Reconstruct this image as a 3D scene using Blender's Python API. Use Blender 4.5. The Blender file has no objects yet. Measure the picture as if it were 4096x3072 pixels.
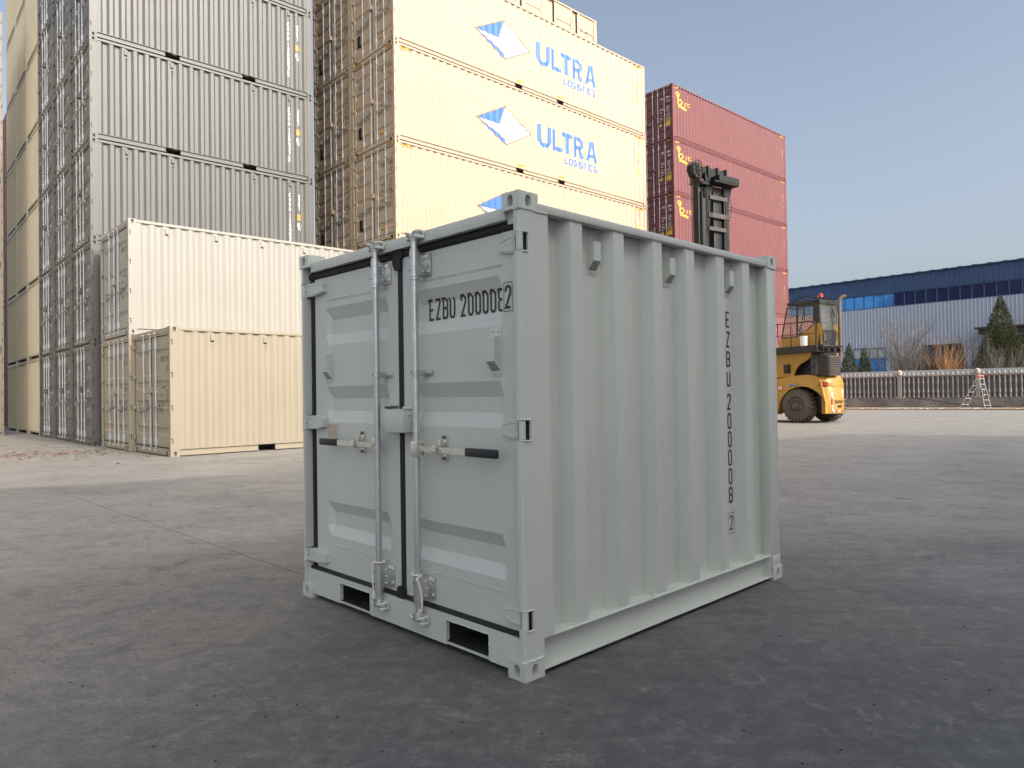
import bpy, bmesh, math, random
from mathutils import Vector, Matrix
random.seed(7)
S = bpy.context.scene
COL = S.collection
R = math.radians
PI = math.pi

# ------------------------------------------------------------------ camera
HC = 1.142873
cam_d = bpy.data.cameras.new('camera')
cam = bpy.data.objects.new('camera', cam_d)
COL.objects.link(cam)
S.camera = cam
cam_d.sensor_width = 36.0
cam_d.lens = 24.979
cam_d.clip_start = 0.05
cam_d.clip_end = 3000
PITCH, ROLL = 0.0141262, -0.0149754
cam.matrix_world = (Matrix.Translation((0, 0, HC)) @ Matrix.Rotation(PI / 2 + PITCH, 4, 'X')
                    @ Matrix.Rotation(ROLL, 4, 'Z'))
# ------------------------------------------------------------------ light
SUN_EL = R(35.5)
SUN_DIR = Vector((0.737, -0.676, 0)).normalized()      # horizontal direction towards the sun
w = bpy.data.worlds.new('World')
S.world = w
w.use_nodes = True
nt = w.node_tree
sky = nt.nodes.new('ShaderNodeTexSky')
sky.sky_type = 'NISHITA'
sky.sun_disc = False
sky.sun_elevation = SUN_EL
sky.sun_rotation = math.atan2(SUN_DIR.x, SUN_DIR.y)
sky.air_density = 1.0
sky.dust_density = 5.0
sky.ozone_density = 1.0
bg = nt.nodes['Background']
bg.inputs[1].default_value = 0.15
hsv = nt.nodes.new('ShaderNodeHueSaturation')          # thin winter haze: less saturated blue
hsv.inputs['Saturation'].default_value = 0.74
nt.links.new(sky.outputs[0], hsv.inputs['Color'])
bw = nt.nodes.new('ShaderNodeRGBToBW'); nt.links.new(sky.outputs[0], bw.inputs[0])
hz = nt.nodes.new('ShaderNodeMix'); hz.data_type = 'RGBA'
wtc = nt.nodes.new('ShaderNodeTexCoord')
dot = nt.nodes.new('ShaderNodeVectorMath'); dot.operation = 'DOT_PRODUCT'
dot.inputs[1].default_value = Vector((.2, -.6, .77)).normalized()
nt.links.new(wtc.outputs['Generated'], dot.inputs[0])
fill_gain = nt.nodes.new('ShaderNodeMapRange'); fill_gain.interpolation_type = 'SMOOTHSTEP'   # added sky brightening overhead and behind the camera, fills the shaded faces
fill_gain.inputs[1].default_value = 0.08; fill_gain.inputs[2].default_value = 0.85; fill_gain.inputs[3].default_value = 1.24; fill_gain.inputs[4].default_value = 2.35
nt.links.new(dot.outputs['Value'], fill_gain.inputs[0])
sky_fill = nt.nodes.new('ShaderNodeVectorMath'); sky_fill.operation = 'SCALE'
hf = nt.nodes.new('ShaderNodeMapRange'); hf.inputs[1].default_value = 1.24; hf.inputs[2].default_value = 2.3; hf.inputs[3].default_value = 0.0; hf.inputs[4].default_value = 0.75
nt.links.new(fill_gain.outputs[0], hf.inputs[0]); nt.links.new(hf.outputs[0], hz.inputs[0])
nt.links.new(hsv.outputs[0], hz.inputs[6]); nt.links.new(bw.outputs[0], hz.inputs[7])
nt.links.new(hz.outputs[2], sky_fill.inputs[0]); nt.links.new(fill_gain.outputs[0], sky_fill.inputs['Scale'])
nt.links.new(sky_fill.outputs[0], bg.inputs[0])
sd = bpy.data.lights.new('sun', 'SUN')
sd.energy = 2.0
sd.angle = R(0.53)
sd.color = (1.0, 0.88, 0.72)
sun = bpy.data.objects.new('sun', sd)
COL.objects.link(sun)
to_sun = SUN_DIR * math.cos(SUN_EL) + Vector((0, 0, math.sin(SUN_EL)))
sun.rotation_euler = to_sun.to_track_quat('Z', 'Y').to_euler()
S.view_settings.view_transform = 'Standard'
S.view_settings.look = 'None'
S.view_settings.gamma = 1
S.view_settings.exposure = 0.22
S.render.engine = 'CYCLES'

# ------------------------------------------------------------------ materials
def newmat(name):
    m = bpy.data.materials.new(name)
    m.use_nodes = True
    b = m.node_tree.nodes['Principled BSDF']
    return m, m.node_tree, b

def paint(name, col, rough=0.42, var=0.05, bump=0.02, metal=0.0, spec=0.5, dirt=0.10, dirtcol=(0.16, 0.14, 0.12), streak=True, bscale=60.0):
    m, t, b = newmat(name)
    L = t.links.new
    tc = t.nodes.new('ShaderNodeTexCoord')
    oi = t.nodes.new('ShaderNodeObjectInfo')
    vadd = t.nodes.new('ShaderNodeVectorMath'); vadd.operation = 'ADD'
    vm = t.nodes.new('ShaderNodeVectorMath'); vm.operation = 'SCALE'; vm.inputs[0].default_value = (13.1, 7.3, 5.9)
    L(oi.outputs['Random'], vm.inputs['Scale'])
    L(tc.outputs['Object'], vadd.inputs[0]); L(vm.outputs[0], vadd.inputs[1])
    n1 = t.nodes.new('ShaderNodeTexNoise'); n1.inputs['Scale'].default_value = 0.9; n1.inputs['Detail'].default_value = 5
    L(vadd.outputs[0], n1.inputs['Vector'])
    r1 = t.nodes.new('ShaderNodeMapRange'); r1.inputs[1].default_value = 0.3; r1.inputs[2].default_value = 0.7
    r1.inputs[3].default_value = 1 - var; r1.inputs[4].default_value = 1 + var
    L(n1.outputs[0], r1.inputs[0])
    mul = t.nodes.new('ShaderNodeVectorMath'); mul.operation = 'SCALE'; mul.inputs[0].default_value = col
    L(r1.outputs[0], mul.inputs['Scale'])
    mp = t.nodes.new('ShaderNodeMapping'); mp.inputs['Scale'].default_value = (5, 5, 0.35) if streak else (4, 4, 4)
    L(vadd.outputs[0], mp.inputs[0])
    n2 = t.nodes.new('ShaderNodeTexNoise'); n2.inputs['Scale'].default_value = 2.2; n2.inputs['Detail'].default_value = 7
    L(mp.outputs[0], n2.inputs['Vector'])
    r2 = t.nodes.new('ShaderNodeMapRange'); r2.inputs[1].default_value = 0.52; r2.inputs[2].default_value = 0.85
    r2.inputs[3].default_value = 0; r2.inputs[4].default_value = dirt * 2.2
    L(n2.outputs[0], r2.inputs[0])
    mx = t.nodes.new('ShaderNodeMix'); mx.data_type = 'RGBA'; mx.inputs[7].default_value = (*dirtcol, 1)
    L(r2.outputs[0], mx.inputs[0]); L(mul.outputs[0], mx.inputs[6]); L(mx.outputs[2], b.inputs['Base Color'])
    n3 = t.nodes.new('ShaderNodeTexNoise'); n3.inputs['Scale'].default_value = bscale; n3.inputs['Detail'].default_value = 3
    n4 = t.nodes.new('ShaderNodeTexNoise'); n4.inputs['Scale'].default_value = 3.0; n4.inputs['Detail'].default_value = 2
    L(tc.outputs['Object'], n3.inputs['Vector']); L(tc.outputs['Object'], n4.inputs['Vector'])
    ma = t.nodes.new('ShaderNodeMath'); ma.operation = 'MULTIPLY_ADD'; ma.inputs[1].default_value = 6.0
    L(n4.outputs[0], ma.inputs[0]); L(n3.outputs[0], ma.inputs[2])
    bp = t.nodes.new('ShaderNodeBump'); bp.inputs['Strength'].default_value = bump * 8; bp.inputs['Distance'].default_value = 0.0016
    L(ma.outputs[0], bp.inputs['Height']); L(bp.outputs[0], b.inputs['Normal'])
    r3 = t.nodes.new('ShaderNodeMapRange'); r3.inputs[3].default_value = rough - 0.07; r3.inputs[4].default_value = rough + 0.12
    L(n1.outputs[0], r3.inputs[0]); L(r3.outputs[0], b.inputs['Roughness'])
    b.inputs['Metallic'].default_value = metal
    b.inputs['Specular IOR Level'].default_value = spec
    return m

M = {}
M['mini'] = paint('mini_grey_paint', (0.515, 0.538, 0.495), 0.36, 0.045, 0.06, dirt=0.10, dirtcol=(0.36, 0.35, 0.31))
M['white'] = paint('white_paint', (0.32, 0.30, 0.26), 0.45, 0.03, dirt=0.05, dirtcol=(0.45, 0.38, 0.28))
M['tan'] = paint('tan_paint', (0.325, 0.278, 0.205), 0.45, 0.03, dirt=0.07, dirtcol=(0.35, 0.27, 0.18))
M['cream'] = paint('cream_paint', (0.425, 0.325, 0.222), 0.45, 0.03, dirt=0.07, dirtcol=(0.35, 0.28, 0.18))
M['sand'] = paint('sand_paint', (0.52, 0.44, 0.30), 0.48, 0.04, dirt=0.12, dirtcol=(0.2, 0.17, 0.12))
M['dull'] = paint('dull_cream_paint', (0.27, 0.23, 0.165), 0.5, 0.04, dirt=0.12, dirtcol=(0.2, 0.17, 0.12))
M['grey'] = paint('grey_paint', (0.108, 0.105, 0.097), 0.42, 0.04, dirt=0.10, dirtcol=(0.2, 0.17, 0.13))
M['red'] = paint('red_paint', (0.165, 0.050, 0.048), 0.45, 0.05, dirt=0.15, dirtcol=(0.2, 0.10, 0.09))
M['gasket'] = paint('black_rubber_gasket', (0.011, 0.010, 0.010), 0.55, 0.2, 0.08, spec=0.35, dirt=0.12, dirtcol=(0.10, 0.075, 0.06))
M['galv'] = paint('galvanised_steel', (0.62, 0.63, 0.64), 0.34, 0.14, 0.10, metal=0.85, dirt=0.2, dirtcol=(0.3, 0.29, 0.27), bscale=40)
M['zinc'] = paint('zinc_plated_steel', (0.74, 0.72, 0.66), 0.24, 0.10, 0.05, metal=0.8, dirt=0.12, dirtcol=(0.4, 0.33, 0.2))
M['rod'] = paint('lock_rod_steel', (0.52, 0.53, 0.53), 0.40, 0.06, 0.03, metal=0.1, dirt=0.08)
M['hw'] = paint('dull_door_hardware', (0.30, 0.29, 0.265), 0.38, 0.10, 0.05, metal=0.5, dirt=0.12)
M['bolt'] = paint('bolt_steel', (0.16, 0.15, 0.14), 0.4, 0.2, 0.05, metal=0.7)
M['grip'] = paint('black_grip', (0.016, 0.016, 0.017), 0.45, 0.1, 0.03, dirt=0.04)
M['ink'] = paint('dark_lettering', (0.020, 0.016, 0.015), 0.35, 0.05, 0.01, dirt=0.05)
M['inkb'] = paint('brown_lettering', (0.16, 0.12, 0.08), 0.5, 0.05, 0.01)
M['wink'] = paint('white_lettering', (0.75, 0.73, 0.70), 0.5, 0.05, 0.01)
M['blue'] = paint('blue_logo_paint', (0.030, 0.135, 0.56), 0.45, 0.04, 0.01)
M['logow'] = paint('white_logo_paint', (0.74, 0.74, 0.72), 0.45, 0.02, 0.01)
M['yellow'] = paint('yellow_sticker', (0.78, 0.48, 0.05), 0.5, 0.05, 0.01)
M['orange'] = paint('orange_sticker', (0.80, 0.36, 0.03), 0.5, 0.05, 0.01)
M['black'] = paint('dark_opening', (0.012, 0.012, 0.012), 0.8, 0.1, 0.01)  # flat black, paints in the shade inside pockets and sill gaps
M['brass'] = paint('brass_nipple', (0.45, 0.17, 0.05), 0.35, 0.2, 0.02, metal=0.6)
M['rope'] = paint('white_rope', (0.72, 0.69, 0.62), 0.8, 0.08, 0.1, dirt=0.1)
M['plate'] = paint('data_plate', (0.50, 0.42, 0.32), 0.5, 0.06, 0.02)
M['wood'] = paint('dark_floor_wood', (0.05, 0.035, 0.025), 0.7, 0.3, 0.1)
M['truck'] = paint('yellow_truck_paint', (0.40, 0.215, 0.028), 0.38, 0.06, 0.02, dirt=0.16, dirtcol=(0.35, 0.22, 0.1), streak=False)
M['truckblk'] = paint('dark_truck_steel', (0.02, 0.021, 0.022), 0.45, 0.2, 0.03, spec=0.35, dirt=0.15, dirtcol=(0.16, 0.13, 0.10), streak=False)
M['mast'] = paint('mast_steel', (0.0075, 0.008, 0.0085), 0.5, 0.2, 0.03, spec=0.3, dirt=0.03, dirtcol=(0.13, 0.09, 0.06), streak=False)
M['rusty'] = paint('worn_crossbeam_steel', (0.045, 0.037, 0.032), 0.55, 0.2, 0.03, dirt=0.3, dirtcol=(0.16, 0.09, 0.05), streak=False)
M['tyre'] = paint('dusty_tyre_rubber', (0.105, 0.085, 0.068), 0.85, 0.2, 0.1, dirt=0.3, dirtcol=(0.25, 0.19, 0.14), streak=False)
M['redl'] = paint('red_lens', (0.6, 0.05, 0.03), 0.25, 0.02, 0.0)
M['orl'] = paint('orange_lens', (0.8, 0.2, 0.05), 0.25, 0.02, 0.0)
M['rustpipe'] = paint('exhaust_pipe_rust', (0.16, 0.10, 0.065), 0.6, 0.3, 0.05, dirt=0.3, dirtcol=(0.3, 0.26, 0.22))
M['bucket'] = paint('white_plastic_bucket', (0.74, 0.74, 0.70), 0.4, 0.03, 0.02)
M['alu'] = paint('ladder_aluminium', (0.42, 0.40, 0.39), 0.5, 0.1, 0.05, metal=0.4, dirt=0.2)
M['navy'] = paint('navy_cladding', (0.035, 0.072, 0.165), 0.5, 0.08, 0.01, dirt=0.12, dirtcol=(0.10, 0.13, 0.2))
M['cladd'] = paint('pale_grey_cladding', (0.33, 0.385, 0.475), 0.5, 0.04, 0.01, dirt=0.06, dirtcol=(0.3, 0.3, 0.3))
M['cladrib'] = paint('cladding_rib', (0.50, 0.54, 0.60), 0.45, 0.04, 0.01)
M['winfr'] = paint('window_frame', (0.05, 0.10, 0.20), 0.5, 0.05, 0.01)
M['concw'] = paint('stained_wall_render', (0.20, 0.188, 0.175), 0.85, 0.40, 0.3, dirt=0.55, dirtcol=(0.05, 0.048, 0.05), streak=False, bscale=20)
M['sheet'] = paint('grey_fence_sheet', (0.15, 0.15, 0.152), 0.6, 0.12, 0.04, dirt=0.2)
M['sheettop'] = paint('pale_sheet_wall', (0.40, 0.42, 0.44), 0.6, 0.06, 0.02)
M['balu'] = paint('concrete_baluster', (0.25, 0.24, 0.225), 0.85, 0.2, 0.2, dirt=0.25)
M['urn'] = paint('pale_concrete_cap', (0.42, 0.37, 0.30), 0.85, 0.15, 0.2, dirt=0.15)
M['cop'] = paint('brown_coping_rail', (0.17, 0.12, 0.10), 0.8, 0.2, 0.1)
M['bark'] = paint('grey_brown_twigs', (0.115, 0.098, 0.085), 0.85, 0.2, 0.0)
M['barkd'] = paint('dark_twigs', (0.05, 0.044, 0.04), 0.85, 0.2, 0.0)
M['barkg'] = paint('golden_twigs', (0.40, 0.22, 0.09), 0.85, 0.15, 0.0)
M['rubble'] = paint('rubble_stone', (0.42, 0.34, 0.27), 0.9, 0.35, 0.1, streak=False)
M['pebble'] = paint('dark_pebble', (0.03, 0.028, 0.026), 0.9, 0.3, 0.1)
M['panelw'] = paint('plain_panel_wall', (0.75, 0.74, 0.72), 0.6, 0.06, 0.02)

def leafmat(name, c1, c2):
    m, t, b = newmat(name)
    tc = t.nodes.new('ShaderNodeTexCoord'); n = t.nodes.new('ShaderNodeTexNoise'); n.inputs['Scale'].default_value = 2.5
    n.inputs['Detail'].default_value = 4
    cr = t.nodes.new('ShaderNodeValToRGB')
    cr.color_ramp.elements[0].color = (*c1, 1); cr.color_ramp.elements[1].color = (*c2, 1)
    cr.color_ramp.elements[0].position = 0.35; cr.color_ramp.elements[1].position = 0.65
    t.links.new(tc.outputs['Object'], n.inputs['Vector']); t.links.new(n.outputs[0], cr.inputs[0]); t.links.new(cr.outputs[0], b.inputs['Base Color'])
    b.inputs['Roughness'].default_value = 0.75
    return m
M['pine'] = leafmat('conifer_needles', (0.030, 0.045, 0.018), (0.085, 0.085, 0.030))
M['dryleaf'] = leafmat('dry_leaves', (0.15, 0.07, 0.04), (0.27, 0.16, 0.09))

def glassmat(name, tint, alpha=0.75, rough=0.05, base=(0.2, 0.2, 0.2)):
    m, t, b = newmat(name)
    b.inputs['Base Color'].default_value = (*base, 1)
    b.inputs['Roughness'].default_value = rough
    tr = t.nodes.new('ShaderNodeBsdfTransparent'); tr.inputs[0].default_value = (*tint, 1)
    mx = t.nodes.new('ShaderNodeMixShader'); mx.inputs[0].default_value = alpha
    t.links.new(b.outputs[0], mx.inputs[1]); t.links.new(tr.outputs[0], mx.inputs[2])
    t.links.new(mx.outputs[0], t.nodes['Material Output'].inputs[0])
    return m
M['cabglass'] = glassmat('cab_glass', (0.95, 0.92, 0.85), 0.72, base=(0.33, 0.32, 0.28), rough=0.2)
M['cabdust'] = glassmat('dusty_rear_glass', (0.85, 0.85, 0.78), 0.50, base=(0.15, 0.15, 0.13), rough=0.3)

def winmat(name, col, rough=0.08, wob=0.4):
    m, t, b = newmat(name)
    b.inputs['Base Color'].default_value = (*col, 1)
    b.inputs['Roughness'].default_value = rough
    b.inputs['Metallic'].default_value = 0.55
    tc = t.nodes.new('ShaderNodeTexCoord'); n = t.nodes.new('ShaderNodeTexNoise'); n.inputs['Scale'].default_value = 0.6
    bp = t.nodes.new('ShaderNodeBump'); bp.inputs['Strength'].default_value = wob; bp.inputs['Distance'].default_value = 0.08
    t.links.new(tc.outputs['Object'], n.inputs['Vector']); t.links.new(n.outputs[0], bp.inputs['Height']); t.links.new(bp.outputs[0], b.inputs['Normal'])
    return m
M['winblue'] = winmat('blue_reflective_glass', (0.09, 0.36, 0.85))
M['winnavy'] = winmat('dull_navy_glass', (0.020, 0.032, 0.10), 0.35, 0.2)

# ground -----------------------------------------------------------------
def ground_material():
    m, t, b = newmat('yard_concrete')
    N = t.nodes.new; L = t.links.new
    geo = N('ShaderNodeNewGeometry')
    pos = geo.outputs['Position']
    def noise(scale, detail=6, vec=None, rough=0.55, sc3=None, rot=0.0, dist=0.0):
        v = pos if vec is None else vec
        if sc3:
            mp = N('ShaderNodeMapping'); mp.inputs['Scale'].default_value = sc3; mp.inputs['Rotation'].default_value = (0, 0, rot)
            L(v, mp.inputs[0]); v = mp.outputs[0]
        n = N('ShaderNodeTexNoise'); n.inputs['Scale'].default_value = scale; n.inputs['Detail'].default_value = detail
        n.inputs['Roughness'].default_value = rough; n.inputs['Distortion'].default_value = dist
        L(v, n.inputs['Vector']); return n.outputs[0]
    def rng(v, a, b_, c, d):
        r = N('ShaderNodeMapRange'); r.inputs[1].default_value = a; r.inputs[2].default_value = b_
        r.inputs[3].default_value = c; r.inputs[4].default_value = d; r.interpolation_type = 'SMOOTHSTEP'; L(v, r.inputs[0]); return r.outputs[0]
    def mth(op, a, b_=None, c=None):
        n = N('ShaderNodeMath'); n.operation = op
        for i, q in enumerate((a, b_, c)):
            if q is None: continue
            if isinstance(q, (int, float)): n.inputs[i].default_value = q
            else: L(q, n.inputs[i])
        return n.outputs[0]
    def mix(f, a, b_):
        n = N('ShaderNodeMix'); n.data_type = 'RGBA'
        if isinstance(f, (int, float)): n.inputs[0].default_value = f
        else: L(f, n.inputs[0])
        for i, q in ((6, a), (7, b_)):
            if isinstance(q, tuple): n.inputs[i].default_value = (*q, 1)
            else: L(q, n.inputs[i])
        return n.outputs[2]
    # dust film over slab; wear and painted-in shade darken it round the small container
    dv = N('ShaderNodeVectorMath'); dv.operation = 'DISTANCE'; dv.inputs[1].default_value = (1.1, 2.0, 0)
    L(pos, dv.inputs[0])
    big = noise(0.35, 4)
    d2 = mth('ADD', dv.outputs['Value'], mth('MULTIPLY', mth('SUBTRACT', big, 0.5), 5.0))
    worn_shade = rng(d2, 0.5, 5.6, 1.0, 0.0)
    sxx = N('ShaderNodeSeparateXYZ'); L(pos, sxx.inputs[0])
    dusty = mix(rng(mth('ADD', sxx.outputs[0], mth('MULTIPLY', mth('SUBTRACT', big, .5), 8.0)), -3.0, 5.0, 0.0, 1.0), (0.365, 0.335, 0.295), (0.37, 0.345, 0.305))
    base = mix(worn_shade, dusty, (0.090, 0.090, 0.091))
    # broad blotches
    f1 = noise(0.9, 7, rough=0.6)
    base = mix(rng(f1, 0.35, 0.7, 0.0, 0.42), base, mix(0.5, base, (0.11, 0.112, 0.12)))
    f2 = noise(0.55, 6, sc3=(0.35, 1.4, 1), rot=R(-25), rough=0.65)
    base = mix(rng(f2, 0.48, 0.72, 0.0, 0.30), base, (0.34, 0.32, 0.30))
    # fine sweeping streaks
    f3 = noise(3.0, 9, sc3=(0.25, 2.4, 1), rot=R(-20), rough=0.7)
    base = mix(rng(f3, 0.50, 0.75, 0.0, 0.30), base, (0.36, 0.34, 0.31))
    f3b = noise(2.2, 9, sc3=(0.3, 2.0, 1), rot=R(8), rough=0.7)
    base = mix(rng(f3b, 0.50, 0.75, 0.0, 0.28), base, (0.075, 0.078, 0.085))
    # pale dusty scuffs in clusters
    cl = rng(noise(0.8, 3), 0.50, 0.66, 0.0, 1.0)
    sc = rng(noise(9.0, 10, rough=0.78, sc3=(0.6, 1.7, 1), rot=R(-30), dist=0.6), 0.52, 0.70, 0.0, 1.0)
    base = mix(mth('MULTIPLY', mth('MULTIPLY', cl, sc), 0.85), base, (0.36, 0.315, 0.265))
    tint = noise(0.7, 4)
    base = mix(rng(tint, .5, .7, 0, .35), base, mix(.55, base, (0.17, 0.125, 0.10)))
    base = mix(rng(tint, .5, .3, 0, .28), base, mix(.5, base, (0.10, 0.115, 0.14)))
    # tyre sweeps: long pale and dark curved passes
    for (cx_, cy_, rr_, ww_, cc_, am_) in ((-9, -2, 13.5, .45, (0.40, 0.375, 0.34), .30), (-9, -2, 11.6, .35, (0.10, 0.10, 0.105), .28), (22, 2, 15.5, .6, (0.38, 0.37, 0.35), .30), (22, 2, 17.4, .4, (0.12, 0.12, 0.125), .25), (22, -8, 20.5, .5, (0.38, 0.37, 0.34), .22), (-16, 20, 15.2, .5, (0.13, 0.125, 0.12), .28)):
        dvx = N('ShaderNodeVectorMath'); dvx.operation = 'DISTANCE'; dvx.inputs[1].default_value = (cx_, cy_, 0); L(pos, dvx.inputs[0])
        e_ = mth('ADD', mth('ABSOLUTE', mth('SUBTRACT', dvx.outputs['Value'], rr_)), mth('MULTIPLY', mth('SUBTRACT', big, 0.5), .8))
        band = mth('MULTIPLY', rng(e_, ww_ * .3, ww_ * 1.6, am_, 0.0), rng(f3, .35, .65, .15, 1.0))
        base = mix(band, base, cc_)
    # small crazed stains
    bl = noise(2.6, 8, rough=.75, dist=1.2)
    base = mix(rng(bl, .53, .66, 0.0, .5), base, (0.055, 0.057, 0.062))
    bl2 = noise(5.2, 9, rough=.8, dist=.8)
    base = mix(rng(bl2, .55, .68, 0.0, .42), base, (0.40, 0.375, 0.335))
    # mottling and wear grain
    m1 = noise(11, 10, rough=.78)
    base = mix(rng(m1, .40, .62, .0, .42), base, mix(.6, base, (0.03, 0.031, 0.034)))
    base = mix(rng(m1, .52, .30, .0, .26), base, (0.33, 0.31, 0.285))
    m2 = noise(4.5, 9, rough=.72, sc3=(.7, 1.5, 1), rot=R(-35))
    base = mix(rng(m2, .50, .66, .0, .34), base, (0.055, 0.055, 0.06))
    gr = noise(55, 5, rough=0.75)
    base = mix(rng(gr, 0.35, 0.65, 0.0, 0.42), base, (0.045, 0.045, 0.047))
    sp = noise(230, 2)
    base = mix(rng(sp, 0.62, 0.75, 0.0, 0.35), base, (0.40, 0.38, 0.35))
    # straight slab joints  (p0, p1, half width)
    sx = N('ShaderNodeSeparateXYZ'); 
    wob = noise(1.7, 5)
    L(pos, sx.inputs[0])
    groove = None
    for (x0, y0, x1, y1, hw, dk) in JOINTS:
        dx, dy = x1 - x0, y1 - y0; ln = math.hypot(dx, dy); dx /= ln; dy /= ln
        c = -(-dy * x0 + dx * y0)
        e = mth('ADD', mth('ADD', mth('MULTIPLY', sx.outputs[0], -dy), mth('MULTIPLY', sx.outputs[1], dx)), c)
        e = mth('ADD', e, mth('MULTIPLY', mth('SUBTRACT', wob, 0.5), 0.05))
        g = rng(mth('ABSOLUTE', e), hw * 0.5, hw * 1.3, dk, 0.0)
        al = mth('ADD', mth('MULTIPLY', sx.outputs[0], dx), mth('MULTIPLY', sx.outputs[1], dy))
        a0 = x0 * dx + y0 * dy
        g = mth('MULTIPLY', g, rng(al, a0 - 0.1, a0 + 0.1, 0.0, 1.0))
        g = mth('MULTIPLY', g, rng(al, a0 + ln - 0.1, a0 + ln + 0.1, 1.0, 0.0))
        groove = g if groove is None else mth('MAXIMUM', groove, g)
    base = mix(groove, base, (0.03, 0.03, 0.03))
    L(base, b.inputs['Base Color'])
    L(rng(f1, 0.3, 0.7, 0.50, 0.72), b.inputs['Roughness'])
    b.inputs['Specular IOR Level'].default_value = 0.45
    hgt = mth('ADD', mth('MULTIPLY', gr, 1.2), mth('ADD', mth('MULTIPLY', sc, 0.25), mth('MULTIPLY', groove, -3.0)))
    bp = N('ShaderNodeBump'); bp.inputs['Strength'].default_value = 0.5; bp.inputs['Distance'].default_value = 0.004
    L(hgt, bp.inputs['Height']); L(bp.outputs[0], b.inputs['Normal'])
    return m

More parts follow.
